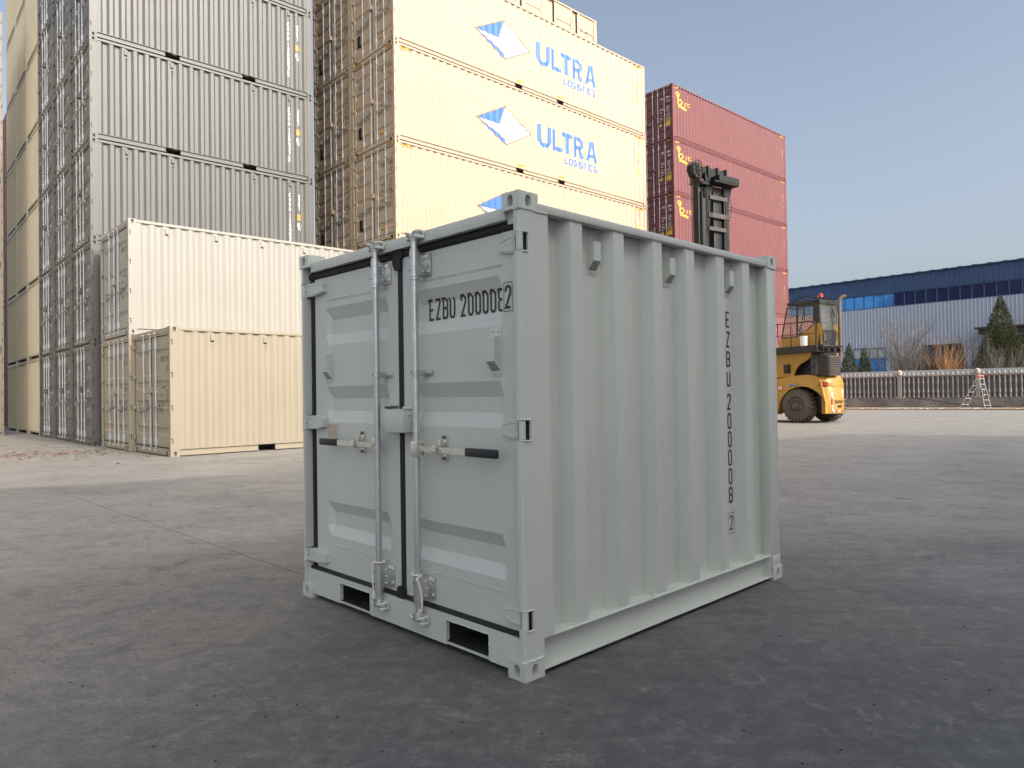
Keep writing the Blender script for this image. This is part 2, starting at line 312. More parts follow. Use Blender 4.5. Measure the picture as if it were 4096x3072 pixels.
# ------------------------------------------------------------------ mesh builder
class MB:
    def __init__(self): self.v = []; self.f = []; self.mi = []; self.cur = 0
    def add(self, vs, fs):
        o = len(self.v); self.v += [tuple(p) for p in vs]
        for q in fs: self.f.append(tuple(i + o for i in q)); self.mi.append(self.cur)
        return self
    def box(self, x0, x1, y0, y1, z0, z1, b=0.0):
        if x0 > x1: x0, x1 = x1, x0
        if y0 > y1: y0, y1 = y1, y0
        if z0 > z1: z0, z1 = z1, z0
        if b <= 0:
            v = [(x, y, z) for x in (x0, x1) for y in (y0, y1) for z in (z0, z1)]
            return self.add(v, [(0, 1, 3, 2), (4, 6, 7, 5), (0, 4, 5, 1), (2, 3, 7, 6), (0, 2, 6, 4), (1, 5, 7, 3)])
        b = min(b, (x1 - x0) * .45, (y1 - y0) * .45, (z1 - z0) * .45)
        bm = bmesh.new()
        vs = [bm.verts.new((x, y, z)) for x in (x0, x1) for y in (y0, y1) for z in (z0, z1)]
        for q in [(0, 1, 3, 2), (4, 6, 7, 5), (0, 4, 5, 1), (2, 3, 7, 6), (0, 2, 6, 4), (1, 5, 7, 3)]: bm.faces.new([vs[i] for i in q])
        bmesh.ops.bevel(bm, geom=bm.edges[:], offset=b, segments=2, affect='EDGES', profile=0.5)
        self.addbm(bm); return self
    def addbm(self, bm):
        bm.verts.index_update()
        self.add([v.co for v in bm.verts], [[v.index for v in f.verts] for f in bm.faces]); bm.free()
    def cyl(self, p0, p1, r0, r1=None, n=12, cap=True):
        r1 = r0 if r1 is None else r1
        p0 = Vector(p0); p1 = Vector(p1); d = (p1 - p0).normalized()
        a = Vector((0, 0, 1)) if abs(d.z) < .9 else Vector((1, 0, 0))
        u = d.cross(a).normalized(); w_ = d.cross(u)
        vs = []
        for p, r in ((p0, r0), (p1, r1)):
            for i in range(n):
                t = 2 * PI * i / n; vs.append(p + (u * math.cos(t) + w_ * math.sin(t)) * r)
        fs = [(i, (i + 1) % n, n + (i + 1) % n, n + i) for i in range(n)]
        if cap: fs += [tuple(range(n))[::-1], tuple(range(n, 2 * n))]
        return self.add(vs, fs)
    def tube(self, pts, r, n=8, cap=True):
        pts = [Vector(p) for p in pts]
        rs = r if isinstance(r, (list, tuple)) else [r] * len(pts)
        vs = []; u = None
        for i, p in enumerate(pts):
            d = (pts[min(i + 1, len(pts) - 1)] - pts[max(i - 1, 0)])
            if d.length < 1e-9: d = Vector((0, 0, 1))
            d.normalize()
            if u is None:
                a = Vector((0, 0, 1)) if abs(d.z) < .9 else Vector((1, 0, 0)); u = d.cross(a).normalized()
            else:
                u = (u - d * u.dot(d)); u = u.normalized() if u.length > 1e-6 else d.orthogonal().normalized()
            w_ = d.cross(u)
            for k in range(n):
                t = 2 * PI * k / n; vs.append(p + (u * math.cos(t) + w_ * math.sin(t)) * rs[i])
        fs = []
        for i in range(len(pts) - 1):
            for k in range(n): fs.append((i * n + k, i * n + (k + 1) % n, (i + 1) * n + (k + 1) % n, (i + 1) * n + k))
        if cap: fs += [tuple(range(n))[::-1], tuple(range((len(pts) - 1) * n, len(pts) * n))]
        return self.add(vs, fs)
    def prism(self, poly, o, eu, ev, en, t0, t1):
        """polygon poly (u,v) in plane (o,eu,ev) extruded along en from t0 to t1"""
        o = Vector(o); eu = Vector(eu); ev = Vector(ev); en = Vector(en); n = len(poly)
        vs = [o + eu * a + ev * b + en * t0 for a, b in poly] + [o + eu * a + ev * b + en * t1 for a, b in poly]
        fs = [tuple(range(n))[::-1], tuple(range(n, 2 * n))] + [(i, (i + 1) % n, n + (i + 1) % n, n + i) for i in range(n)]
        return self.add(vs, fs)
    def sheet(self, prof, axis, y, z0, z1, nz=1):
        """vertical sheet; prof = [(along, depth)], axis 'x' -> (along, y+depth), axis 'y' -> (y+depth, along)"""
        vs = []
        for k in range(nz + 1):
            z = z0 + (z1 - z0) * k / nz
            for a, d in prof: vs.append((a, y + d, z) if axis == 'x' else (y + d, a, z))
        n = len(prof); fs = []
        for k in range(nz):
            for i in range(n - 1): fs.append((k * n + i, k * n + i + 1, (k + 1) * n + i + 1, (k + 1) * n + i))
        return self.add(vs, fs)
    def mesh(self, name, mats, smooth=None):
        me = bpy.data.meshes.new(name)
        me.from_pydata(self.v, [], self.f)
        mats = mats if isinstance(mats, (list, tuple)) else [mats]
        for m in mats: me.materials.append(m)
        if len(mats) > 1: me.polygons.foreach_set('material_index', self.mi)
        bm = bmesh.new(); bm.from_mesh(me)
        bmesh.ops.recalc_face_normals(bm, faces=bm.faces[:])
        bm.to_mesh(me); bm.free()
        if smooth is not None:
            me.shade_smooth() if hasattr(me, 'shade_smooth') else None
            try: me.set_sharp_from_angle(angle=R(smooth))
            except Exception: pass
        return me

class Node:
    def __init__(self, name, mesh, loc=(0, 0, 0), rot=0.0, label=None, kids=None):
        self.name, self.mesh, self.loc, self.rot, self.label, self.kids = name, mesh, loc, rot, label, kids or []
def inst(node, parent):
    o = bpy.data.objects.new(node.name, node.mesh); COL.objects.link(o)
    o.parent = parent; o.location = node.loc; o.rotation_euler = (0, 0, node.rot)
    if node.label: o['label'] = node.label
    for k in node.kids: inst(k, o)
    return o
def thing(name, label, cat, loc, rotz=0.0, group=None, nodes=()):
    o = bpy.data.objects.new(name, None); COL.objects.link(o); o.empty_display_size = 0.3
    o.location = loc; o.rotation_euler = (0, 0, rotz); o['label'] = label; o['category'] = cat
    if group: o['group'] = group
    for n in nodes: inst(n, o)
    return o
def single(name, mesh, label, cat, loc=(0, 0, 0), rotz=0.0, group=None, kind=None):
    o = bpy.data.objects.new(name, mesh); COL.objects.link(o); o.location = loc; o.rotation_euler = (0, 0, rotz)
    if label: o['label'] = label
    if cat: o['category'] = cat
    if group: o['group'] = group
    if kind: o['kind'] = kind
    return o

# ------------------------------------------------------------------ stroke lettering
GL = {
 'E': [[(1, 1), (0, 1), (0, 0), (1, 0)], [(0.0, .5), (.85, .5)]],
 'Z': [[(0, 1), (1, 1), (0, 0), (1, 0)]],
 'B': [[(0, .5), (0, 1), (.7, 1), (1, .9), (1, .62), (.75, .52), (0.02, .5)], [(.75, .52), (1, .42), (1, .1), (.7, 0), (0, 0), (0, .5)]],
 'U': [[(0, 1), (0, .14), (.22, 0), (.78, 0), (1, .14), (1, 1)]],
 '2': [[(0, .76), (0, .9), (.22, 1), (.78, 1), (1, .9), (1, .68), (0, 0), (1, 0)]],
 '0': [[(0, .88), (0, .12), (.25, 0), (.75, 0), (1, .12), (1, .88), (.75, 1), (.25, 1), (0, .88)]],
 '8': [[(.2, .52), (0, .64), (0, .9), (.22, 1), (.78, 1), (1, .9), (1, .64), (.8, .52), (.2, .52)], [(.2, .52), (0, .4), (0, .1), (.22, 0), (.78, 0), (1, .1), (1, .4), (.8, .52)]],
 '1': [[(.2, .8), (.55, 1), (.55, 0)]],
 '3': [[(0, .88), (.22, 1), (.78, 1), (1, .88), (1, .64), (.75, .52), (.35, .52)], [(.75, .52), (1, .4), (1, .12), (.78, 0), (.22, 0), (0, .12)]],
 '4': [[(.75, 0), (.75, 1), (0, .3), (1, .3)]],
 '5': [[(1, 1), (0, 1), (0, .56), (.78, .56), (1, .44), (1, .12), (.78, 0), (0, 0)]],
 '6': [[(1, .9), (.78, 1), (.22, 1), (0, .88), (0, .12), (.22, 0), (.78, 0), (1, .12), (1, .44), (.78, .56), (0, .56)]],
 '7': [[(0, 1), (1, 1), (.4, 0)]],
 '9': [[(0, .1), (.22, 0), (.78, 0), (1, .12), (1, .88), (.78, 1), (.22, 1), (0, .88), (0, .56), (.22, .44), (1, .44)]],
 'C': [[(1, .85), (.75, 1), (.25, 1), (0, .85), (0, .15), (.25, 0), (.75, 0), (1, .15)]],
 'G': [[(1, .85), (.75, 1), (.25, 1), (0, .85), (0, .15), (.25, 0), (.75, 0), (1, .15), (1, .48), (.55, .48)]],
 'O': [[(0, .85), (0, .15), (.25, 0), (.75, 0), (1, .15), (1, .85), (.75, 1), (.25, 1), (0, .85)]],
 'W': [[(0, 1), (.22, 0), (.5, .75), (.78, 0), (1, 1)]],
 'H': [[(0, 1), (0, 0)], [(1, 1), (1, 0)], [(0, .5), (1, .5)]],
 'X': [[(0, 1), (1, 0)], [(1, 1), (0, 0)]],
 'Y': [[(0, 1), (.5, .5), (1, 1)], [(.5, .5), (.5, 0)]],
 'L': [[(0, 1), (0, 0), (1, 0)]], 'T': [[(0, 1), (1, 1)], [(.5, 1), (.5, 0)]],
 'R': [[(0, 0), (0, 1), (.75, 1), (1, .88), (1, .58), (.75, .46), (0, .46)], [(.5, .46), (1, 0)]],
 'A': [[(0, 0), (.42, 1), (.58, 1), (1, 0)], [(.18, .32), (.82, .32)]],
 'I': [[(.5, 1), (.5, 0)]],
 'S': [[(1, .86), (.75, 1), (.25, 1), (0, .86), (0, .64), (1, .38), (1, .14), (.75, 0), (.25, 0), (0, .14)]],
 'K': [[(0, 1), (0, 0)], [(1, 1), (0, .45)], [(.3, .6), (1, 0)]],
 'M': [[(0, 0), (0, 1), (.5, .35), (1, 1), (1, 0)]], 'N': [[(0, 0), (0, 1), (1, 0), (1, 1)]],
 'P': [[(0, 0), (0, 1), (.75, 1), (1, .88), (1, .58), (.75, .46), (0, .46)]],
 'D': [[(0, 0), (0, 1), (.7, 1), (1, .82), (1, .18), (.7, 0), (0, 0)]],
 'V': [[(0, 1), (.5, 0), (1, 1)]], 'F': [[(1, 1), (0, 1), (0, 0)], [(0, .5), (.8, .5)]],
 '.': [[(.4, 0), (.4, .12)]], ',': [[(.4, -.1), (.5, .1)]],
 'i': [[(.5, .6), (.5, 0)]], 'z': [[(0, .6), (1, .6), (0, 0), (1, 0)]], 'o': [[(0, .45), (0, .12), (.3, 0), (.7, 0), (1, .12), (1, .45), (.7, .6), (.3, .6), (0, .45)]],
 'r': [[(0, 0), (0, .6)], [(0, .45), (.4, .6), (.8, .58)]], 'J': [[(1, 1), (1, .14), (.78, 0), (.22, 0), (0, .14)]],
 '-': [[(0, .5), (1, .5)]],
}
class Decal:
    """flat figures in (a,b) coordinates, later laid on a panel"""
    def __init__(self): self.p = []     # (verts2d, faces, level)
    def stroke(self, pts, th, lev=0):
        n = len(pts); closed = (n > 2 and abs(pts[0][0] - pts[-1][0]) < 1e-9 and abs(pts[0][1] - pts[-1][1]) < 1e-9)
        q = [Vector(p) for p in (pts[:-1] if closed else pts)]; m = len(q); vs = []
        for i in range(m):
            a = q[(i - 1) % m] if (closed or i > 0) else None; c = q[(i + 1) % m] if (closed or i < m - 1) else None
            d0 = (q[i] - a).normalized() if a is not None else None; d1 = (c - q[i]).normalized() if c is not None else None
            if d0 is None: d0 = d1
            if d1 is None: d1 = d0
            n0 = Vector((-d0.y, d0.x)); n1 = Vector((-d1.y, d1.x)); b = (n0 + n1)
            b = b.normalized() if b.length > 1e-6 else n0
            k = min(1 / max(b.dot(n0), .3), 2.2)
            vs += [q[i] + b * k * th / 2, q[i] - b * k * th / 2]
        fs = [(2 * i, 2 * i + 2, 2 * i + 3, 2 * i + 1) for i in range(m - 1)]
        if closed: fs.append((2 * m - 2, 0, 1, 2 * m - 1))
        self.p.append((vs, fs, lev)); return self
    def poly(self, pts, lev=0): self.p.append(([Vector(p) for p in pts], [tuple(range(len(pts)))], lev)); return self
    def rect(self, a0, a1, b0, b1, lev=0): return self.poly([(a0, b0), (a1, b0), (a1, b1), (a0, b1)], lev)
    def frame(self, a0, a1, b0, b1, th, lev=0): return self.stroke([(a0, b0), (a1, b0), (a1, b1), (a0, b1), (a0, b0)], th, lev)
    def ch(self, c, x, y, wd, h, th, lev=0):
        for k, pl in enumerate(GL.get(c, [])):
            self.stroke([(x + th / 2 + px * (wd - th), y + th / 2 + py * (h - th)) for px, py in pl], th, lev + k * .5)
    def text(self, s, x, y, wd, h, th, gap, lev=0):
        for c in s:
            if c == ' ': x += wd * .7; continue
            cw = wd * (.35 if c in 'I1i.,' and c not in '1' else 1)
            self.ch(c, x, y, cw if c not in 'Ii' else wd * .4, h, th, lev); x += (cw if c not in 'Ii' else wd * .4) + gap
        return x
    def vtext(self, s, x, y, wd, h, th, gap, lev=0):
        for c in s:
            if c == ' ': y -= h * .45; continue
            self.ch(c, x, y - h, wd, h, th, lev); y -= h + gap
        return y
    def lay(self, name, mat, fn, breaks_a=(), breaks_b=()):
        """fn(a,b,lev)->3D point"""
        mb = MB()
        for vs, fs, lev in self.p:
            bm = bmesh.new(); bv = [bm.verts.new((p[0], p[1], 0)) for p in vs]
            for f in fs:
                try: bm.faces.new([bv[i] for i in f])
                except ValueError: pass
            xs = [p[0] for p in vs]; ys = [p[1] for p in vs]
            for br, k, lo, hi in ((breaks_a, 0, min(xs), max(xs)), (breaks_b, 1, min(ys), max(ys))):
                for c in br:
                    if lo < c < hi:
                        co = (c, 0, 0) if k == 0 else (0, c, 0); no = (1, 0, 0) if k == 0 else (0, 1, 0)
                        bmesh.ops.bisect_plane(bm, geom=bm.verts[:] + bm.edges[:] + bm.faces[:], plane_co=co, plane_no=no, dist=1e-6)
            for v in bm.verts: v.co = fn(v.co.x, v.co.y, lev)
            mb.addbm(bm)
        return mb.mesh(name, mat)

def interp(prof, a):
    if a <= prof[0][0]: return prof[0][1]
    for (x0, d0), (x1, d1) in zip(prof, prof[1:]):
        if a <= x1: return d0 + (d1 - d0) * (a - x0) / max(x1 - x0, 1e-9)
    return prof[-1][1]

def hole_plate(mb, o, eu, ev, en, hu, hv, ru, rv, depth, n=14, outer=True):
    """rectangle 2hu x 2hv centred at o with an oval hole ru,rv sunk by depth along en"""
    o, eu, ev, en = Vector(o), Vector(eu), Vector(ev), Vector(en)
    def ov(t):
        c, s = math.cos(t), math.sin(t)
        k = max(rv - ru, 0)
        return (ru * c, ru * s + (k if s >= 0 else -k))
    N = n * 2
    ts = [2 * PI * (i + .5) / N for i in range(N)]
    inner = [ov(t) for t in ts]
    out = []
    for t in ts:
        c, s = math.cos(t), math.sin(t); k = 1 / max(abs(c) / hu, abs(s) / hv); out.append((c * k, s * k))
    # force the rectangle's corners
    for cx, cy in ((hu, hv), (-hu, hv), (-hu, -hv), (hu, -hv)):
        j = min(range(N), key=lambda i: (out[i][0] - cx) ** 2 + (out[i][1] - cy) ** 2); out[j] = (cx, cy)
    vs = [o + eu * a + ev * b for a, b in out] + [o + eu * a + ev * b for a, b in inner] + [o + eu * a + ev * b + en * depth for a, b in inner]
    fs = [(i, (i + 1) % N, N + (i + 1) % N, N + i) for i in range(N)] + [(N + i, N + (i + 1) % N, 2 * N + (i + 1) % N, 2 * N + i) for i in range(N)]
    fs.append(tuple(range(2 * N, 3 * N)))
    mb.add(vs, fs)

def fitting_mesh(name, mat, dx, dy, dz, ru, rv, sx, sy, n=8, kd=1.25):
    """corner casting: outer corner at 0,0; body goes sx*dx, sy*dy, up dz; holes in both outer faces"""
    mb = MB()
    dep = min(dx, dy) * kd
    hole_plate(mb, (0, sy * dy / 2, dz / 2), (0, 1, 0), (0, 0, 1), (sx, 0, 0), dy / 2, dz / 2, ru, rv, dep * .62, n)
    hole_plate(mb, (sx * dx / 2, 0, dz / 2), (1, 0, 0), (0, 0, 1), (0, sy, 0), dx / 2, dz / 2, ru, rv, dep * .62, n)
    X, Y = sx * dx, sy * dy
    mb.add([(0, 0, 0), (X, 0, 0), (X, Y, 0), (0, Y, 0), (0, 0, dz), (X, 0, dz), (X, Y, dz), (0, Y, dz)],
           [(0, 1, 2, 3), (4, 5, 6, 7), (1, 2, 6, 5), (2, 3, 7, 6)])
    return mb.mesh(name, mat)

# ------------------------------------------------------------------ background containers
CW = 2.438
def corr(s0, s1, pitch=0.278, crest=0.072, slope=0.068, depth=0.036, out=0.0):
    """trapezoid profile from s0 to s1: starts and ends on the outer plane"""
    n = max(1, int((s1 - s0 - crest) / pitch)); pitch = (s1 - s0 - crest) / n
    inner = pitch - crest - 2 * slope
    pr = [(s0, out)]; x = s0
    for i in range(n):
        pr += [(x + crest, out), (x + crest + slope, out + depth), (x + crest + slope + inner, out + depth), (x + pitch, out)]
        x += pitch
    pr.append((s1, out)); return pr

def door_profile(z0, z1, troughs, depth=0.032, slope=0.05):
    pr = [(z0, 0)]
    for a, b in troughs: pr += [(a, 0), (a + slope, depth), (b - slope, depth), (b, 0)]
    pr.append((z1, 0)); return pr

def door_leaf(name, mat, w0, w1, z0, z1, s, prof, side=0.07, bev=0.02):
    """door leaf facing -x: frame strips and a horizontally corrugated panel"""
    mb = MB()
    a, b = w0 + side, w1 - side
    zs = [p[0] for p in prof]
    cols = [(a, 0.0), (a + bev, 1.0), (b - bev, 1.0), (b, 0.0)]
    vs = []
    for (z, d) in prof:
        for (w_, k) in cols: vs.append((s + d * k, w_, z))
    n = 4; fs = []
    for i in range(len(prof) - 1):
        for j in range(3): fs.append((i * n + j, i * n + j + 1, (i + 1) * n + j + 1, (i + 1) * n + j))
    mb.add(vs, fs)
    t = 0.008
    mb.box(s - t, s + .05, w0, a + .001, z0, z1); mb.box(s - t, s + .05, b - .001, w1, z0, z1)
    mb.box(s - t * .5, s + .05, a, b, z0, prof[0][0]); mb.box(s - t * .5, s + .05, a, b, prof[-1][0], z1)
    mb.box(s + .045, s + .055, w0, w1, z0, z1)
    return mb.mesh(name, mat)

PROTO = {}
def make_container(key, L, H, mat, pitch=0.278, ink='ink', rods=True, vents=(), pockets=((1.80, 2.17), (3.89, 4.27)), nh=4, troughs=None, handz=1.05, sidedoors=False, lockz=1.45, three=False, slope=.068):
    """nodes of a container: doors at x=0 (end facing -x), side y=0, closed end x=L"""
    if key in PROTO: return PROTO[key]
    m = M[mat]; W = CW; N = []
    fx, fy, fz = 0.178, 0.162, 0.118
    rib = corr(0.18, L - 0.18, pitch, crest=.072 if slope > .06 else .080, slope=slope, depth=.036 if slope > .06 else .054, out=0.012)
    # corner posts
    def post(x, y, sx, sy, wide):
        mb = MB(); mb.box(x, x + sx * wide, y, y + sy * .055, fz, H - fz, .004); mb.box(x, x + sx * .05, y + sy * .055, y + sy * .09, fz, H - fz, .003)
        return mb.mesh(key + '_post', m)
    for x, y, sx, sy in ((0, 0, 1, 1), (0, W, 1, -1), (L, 0, -1, 1), (L, W, -1, -1)):
        N.append(Node('corner_post', post(x, y, sx, sy, .19)))
    for z in (0, H - fz):
        for x, y, sx, sy in ((0, 0, 1, 1), (0, W, 1, -1), (L, 0, -1, 1), (L, W, -1, -1)):
            k = ('fit', key, sx, sy)
            if k not in PROTO: PROTO[k] = fitting_mesh(key + '_fitting', m, fx, fy, fz - .004, .030, .044, sx, sy, 6, 2.0)
            N.append(Node('corner_fitting', PROTO[k], (x - sx * .003, y - sy * .003, z + .002)))
    for y, sy in ((0, 1), (W, -1)):
        mb = MB(); mb.box(fx, L - fx, y, y + sy * .06, H - .075, H - .012, .004); N.append(Node('top_rail', mb.mesh(key + '_toprail', m)))
        mb = MB(); dk = MB()
        cuts = [(fx, None)] + [(a, b) for a, b in pockets] + [(L - fx, None)]
        xs = [fx] + [q for ab in pockets for q in ab] + [L - fx]
        for i in range(0, len(xs), 2):
            mb.cur = 0
            mb.box(xs[i], xs[i + 1], y + sy * .035, y + sy * .045, .03, .150); mb.box(xs[i], xs[i + 1], y + sy * .0, y + sy * .045, .02, .034)
            mb.box(xs[i], xs[i + 1], y + sy * .004, y + sy * .036, .142, .154)
        for a, b in pockets:
            mb.box(a, b, y + sy * .0, y + sy * .045, .145, .156)
            mb.cur = 1; mb.box(a, b, y + sy * .30, y + sy * .31, .02, .145); mb.box(a - .004, a, y + sy * .03, y + sy * .3, .02, .145); mb.box(b, b + .004, y + sy * .03, y + sy * .3, .02, .145); mb.cur = 0
        N.append(Node('bottom_rail', mb.mesh(key + '_botrail', [m, M['black']])))
    # side panels
    if sidedoors:
        mb = MB(); mb.sheet([(.18, .10), (L - .18, .10)], 'x', 0, .15, H - .07); N.append(Node('side_panel', mb.mesh(key + '_side', m)))
        pr = door_profile(.45, H - .35, [(.55, .75), (1.15, 1.35), (H - .95, H - .72)], .03, .04)
        xs = [.36, 1.64, 2.92, 3.42, 4.70, 5.98, 6.35, 7.50, 8.72, 9.55, 10.72, 10.90, 12.05]
        for a, b in ((0.30, 1.55), (1.75, 3.0), (3.35, 4.6), (4.8, 6.05), (6.4, 7.5), (7.7, 8.8), (9.55, 10.66), (10.96, 12.06)):
            q = MB()
            vs = []; 
            for z, d in pr:
                for x, k in ((a + .06, 0), (a + .08, 1), (b - .08, 1), (b - .06, 0)): vs.append((x, .035 + d * k, z))
            fs = [(i * 4 + j, i * 4 + j + 1, (i + 1) * 4 + j + 1, (i + 1) * 4 + j) for i in range(len(pr) - 1) for j in range(3)]
            q.add(vs, fs)
            q.box(a, a + .062, .028, .09, .17, H - .10); q.box(b - .062, b, .028, .09, .17, H - .10); q.box(a + .06, b - .06, .030, .09, .17, pr[0][0]); q.box(a + .06, b - .06, .030, .09, pr[-1][0], H - .10)
            q.cur = 1; q.box(a - .03, a, .04, .08, .16, H - .09); q.box(b, b + .03, .04, .08, .16, H - .09); q.box(a, b, .04, .08, H - .10, H - .075); q.cur = 0
            lr = MB(); e = b - .10 if (a in (0.30, 3.35, 6.4, 9.55)) else a + .10
            lr.cyl((e, .012, .10), (e, .012, H - .06), .017, n=8)
            for zz in (.35, 1.2, H - .35): lr.box(e - .03, e + .03, .0, .032, zz - .07, zz + .07)
            N.append(Node('side_door', q.mesh(key + '_sd', [m, M['gasket']]), kids=[Node('lock_rod', lr.mesh(key + '_sdrod', M['rod']))]))
    else:
        mb = MB(); mb.sheet(rib, 'x', 0, .146, H - .055); N.append(Node('side_panel', mb.mesh(key + '_side', m)))
    mb = MB(); mb.sheet([(a, -d) for a, d in rib], 'x', W, .146, H - .055); N.append(Node('side_panel', mb.mesh(key + '_side2', m)))
    # roof, floor
    mb = MB(); pr = corr(.10, L - .10, .21, .09, .03, .02)
    vs = [(a, y, H - .03 - d) for y in (.03, W - .03) for a, d in pr]; n = len(pr)
    mb.add(vs, [(i, i + 1, n + i + 1, n + i) for i in range(n - 1)]); N.append(Node('roof', mb.mesh(key + '_roof', m)))
    mb = MB(); mb.box(.1, L - .1, .08, W - .08, .12, .145); N.append(Node('floor', mb.mesh(key + '_floor', M['wood'])))
    # closed end
    mb = MB(); mb.sheet([(a, -d) for a, d in corr(.09, W - .09, .24, .07, .05, .065, .012)], 'y', L, .15, H - .11)
    mb.box(L - .06, L - .006, fy, W - fy, H - .105, H - .008, .004); N.append(Node('end_panel', mb.mesh(key + '_end', m)))
    mb = MB(); mb.box(L - .10, L - .006, fy, W - fy, .09, .148, .004); mb.box(L - .15, L - .12, fy, W - fy, .02, .09); mb.cur = 1
    mb.box(L - .119, L - .115, fy, W - fy, .0, .088)  # black strip painting the shade in the gap below the sill
    N.append(Node('end_sill', mb.mesh(key + '_esill', [m, M['black']])))
    # door end
    mb = MB(); mb.box(.008, .08, fy, W - fy, H - .105, H - .012, .004); mb.box(.02, .08, .09, W - .09, H - .150, H - .105)
    N.append(Node('door_header', mb.mesh(key + '_header', m)))
    mb = MB(); mb.box(.010, .08, .33, W - .33, .02, .150, .004); mb.box(.010, .08, fy, .33, .10, .150); mb.box(.010, .08, W - .33, W - fy, .10, .150)
    mb.cur = 1; mb.box(.06, .085, fy, .33, .015, .10); mb.box(.06, .085, W - .33, W - fy, .015, .10)
    N.append(Node('door_sill', mb.mesh(key + '_sill', [m, M['black']])))
    z0, z1 = .178, H - .165
    mb = MB(); g = .030
    mb.box(.030, .075, .09, W - .09, z1 + .002, z1 + .034); mb.box(.030, .075, .09, W - .09, z0 - .030, z0 - .002)
    mb.box(.034, .075, W / 2 - .016, W / 2 + .016, z0, z1); mb.box(.034, .075, .091, .112, z0, z1); mb.box(.034, .075, W - .112, W - .091, z0, z1)
    N.append(Node('door_gasket', mb.mesh(key + '_gasket', M['gasket'])))
    tr = troughs or [(.42, .62), (.95, 1.15), (1.35, 1.55), (H - .72, H - .52)]
    prof = door_profile(.30, H - .33, tr)
    hz = [H * (.12 + .76 * i / (nh - 1)) for i in range(nh)]
    for side, (a, b) in enumerate(((.114, W / 2 - .018), (W / 2 + .018, W - .114))):
        kids = []
        rws = ((.93,) if three else (.55, .97)) if side == 0 else ((1.27, 1.70) if three else (1.31, 1.75))
        for k, rw in enumerate(rws):
            mb = MB(); mb.cyl((.020, rw, .085), (.020, rw, H - .065), .0150, n=8)
            for zz in (.28, H - .33): mb.box(-.002, .044, rw - .026, rw + .024, zz - .075, zz + .075, .006)
            for zz in (.62, 1.30, H - .95):
                mb.box(.0, .044, rw - .026, rw + .022, zz - .016, zz + .016)
            for zz in (.095, H - .085): mb.box(-.012, .03, rw - .035, rw + .035, zz - .018, zz + .018, .006)
            kids.append(Node('lock_rod', mb.mesh(key + '_rod', M['rod'])))
            hd = MB(); d = -1 if side == 0 else 1; x1 = rw + d * .30
            zz = handz + (0.06 if k == 0 else 0.0)
            hd.box(-.012, .0, rw, x1, zz - .014, zz + .014, .003); hd.box(-.016, .012, rw - .026, rw + .026, zz - .030, zz + .030, .004)
            hd.box(-.016, .044, rw + d * .19 - .015, rw + d * .19 + .015, zz - .06, zz + .06, .004)
            hd.box(-.018, .0, x1 - .04, x1 + .04, zz - .014, zz + .014, .004)
            kids.append(Node('door_handle', hd.mesh(key + '_handle', M['hw'])))
        N.append(Node('door', door_leaf(key + '_door', m, a, b, z0, z1, .045, prof), kids=kids))
    for z in hz:
        for y, sy in ((0, 1), (W, -1)):
            mb = MB(); mb.box(-.004, .03, y - sy * .004, y + sy * .17, z - .035, z + .035, .008); mb.cur = 1
            mb.box(.034, .048, y - sy * .0025, y + sy * .004, z - .055, z + .055); mb.box(.0, .036, y - sy * .0035, y + sy * .004, z + .037, z + .047)
            N.append(Node('hinge', mb.mesh(key + '_hinge', [m, M['gasket']])))
    mb = MB(); mb.box(-.05, .04, W / 2 - .04, W / 2 + .10, lockz - .07, lockz + .07, .008); N.append(Node('lock_box', mb.mesh(key + '_lockbox', m)))
    for vx in vents:
        mb = MB(); mb.box(vx - .052, vx + .052, .016, .044, H - .34, H - .10, .006); mb.box(vx - .034, vx + .034, -.014, .03, H - .26, H - .13, .010)
        mb.cur = 1; mb.box(vx - .034, vx + .034, .004, .018, H - .285, H - .258)
        N.append(Node('vent', mb.mesh(key + '_vent', [m, M['gasket']])))
    PROTO[key] = (N, rib, prof)
    return PROTO[key]

def side_fn(rib, flip=False):
    def fn(a, b, lev): return Vector((a, interp(rib, a) - .0022 - .0009 * lev, b))
    return fn
def door_fn(prof, s=.045):
    def fn(a, b, lev): return Vector((s + interp(prof, b) - .0105 - .0009 * lev, -a, b))
    return fn

def place(key, args, label, corner, yaw, z=0.0, group=None, facing='door', name='shipping_container', extra=()):
    nodes, rib, prof = make_container(key, *args[0], **args[1])
    L = args[0][0]; c, s = math.cos(yaw), math.sin(yaw)
    if facing == 'door': loc = (corner[0], corner[1], z); rz = yaw
    else: loc = (corner[0] + L * c - CW * s, corner[1] + L * s + CW * c, z); rz = yaw + PI
    return thing(name, label, 'shipping container', loc, rz, group, list(nodes) + list(extra))

# ------------------------------------------------------------------ the small grey container in front
MX, MY, MA = 0.0360558, 2.8242294, 0.768027
ML, MW, MH = 2.2173, 1.8094, 1.9585
CE = [.400, .701, 1.010, 1.308, 1.615, 1.905]
MRIB = [(.17, .058)]
for e in CE: MRIB += [(e - .078 - .030, .066), (e - .078, .010), (e, .010), (e + .030, .066)]
MRIB += [(2.105, .066)]
DT = [(1.431, 1.495, 1.575, 1.643), (1.000, 1.064, 1.132, 1.200), (.368, .423, .498, .557)]
DD = .030
MDOOR = [(.321, 0)]
for a, b, c, d in sorted(DT): MDOOR += [(a, 0), (b, DD), (c, DD), (d, 0)]
MDOOR += [(1.683, 0)]
SF = .048                                       # depth of the door face behind the end frame

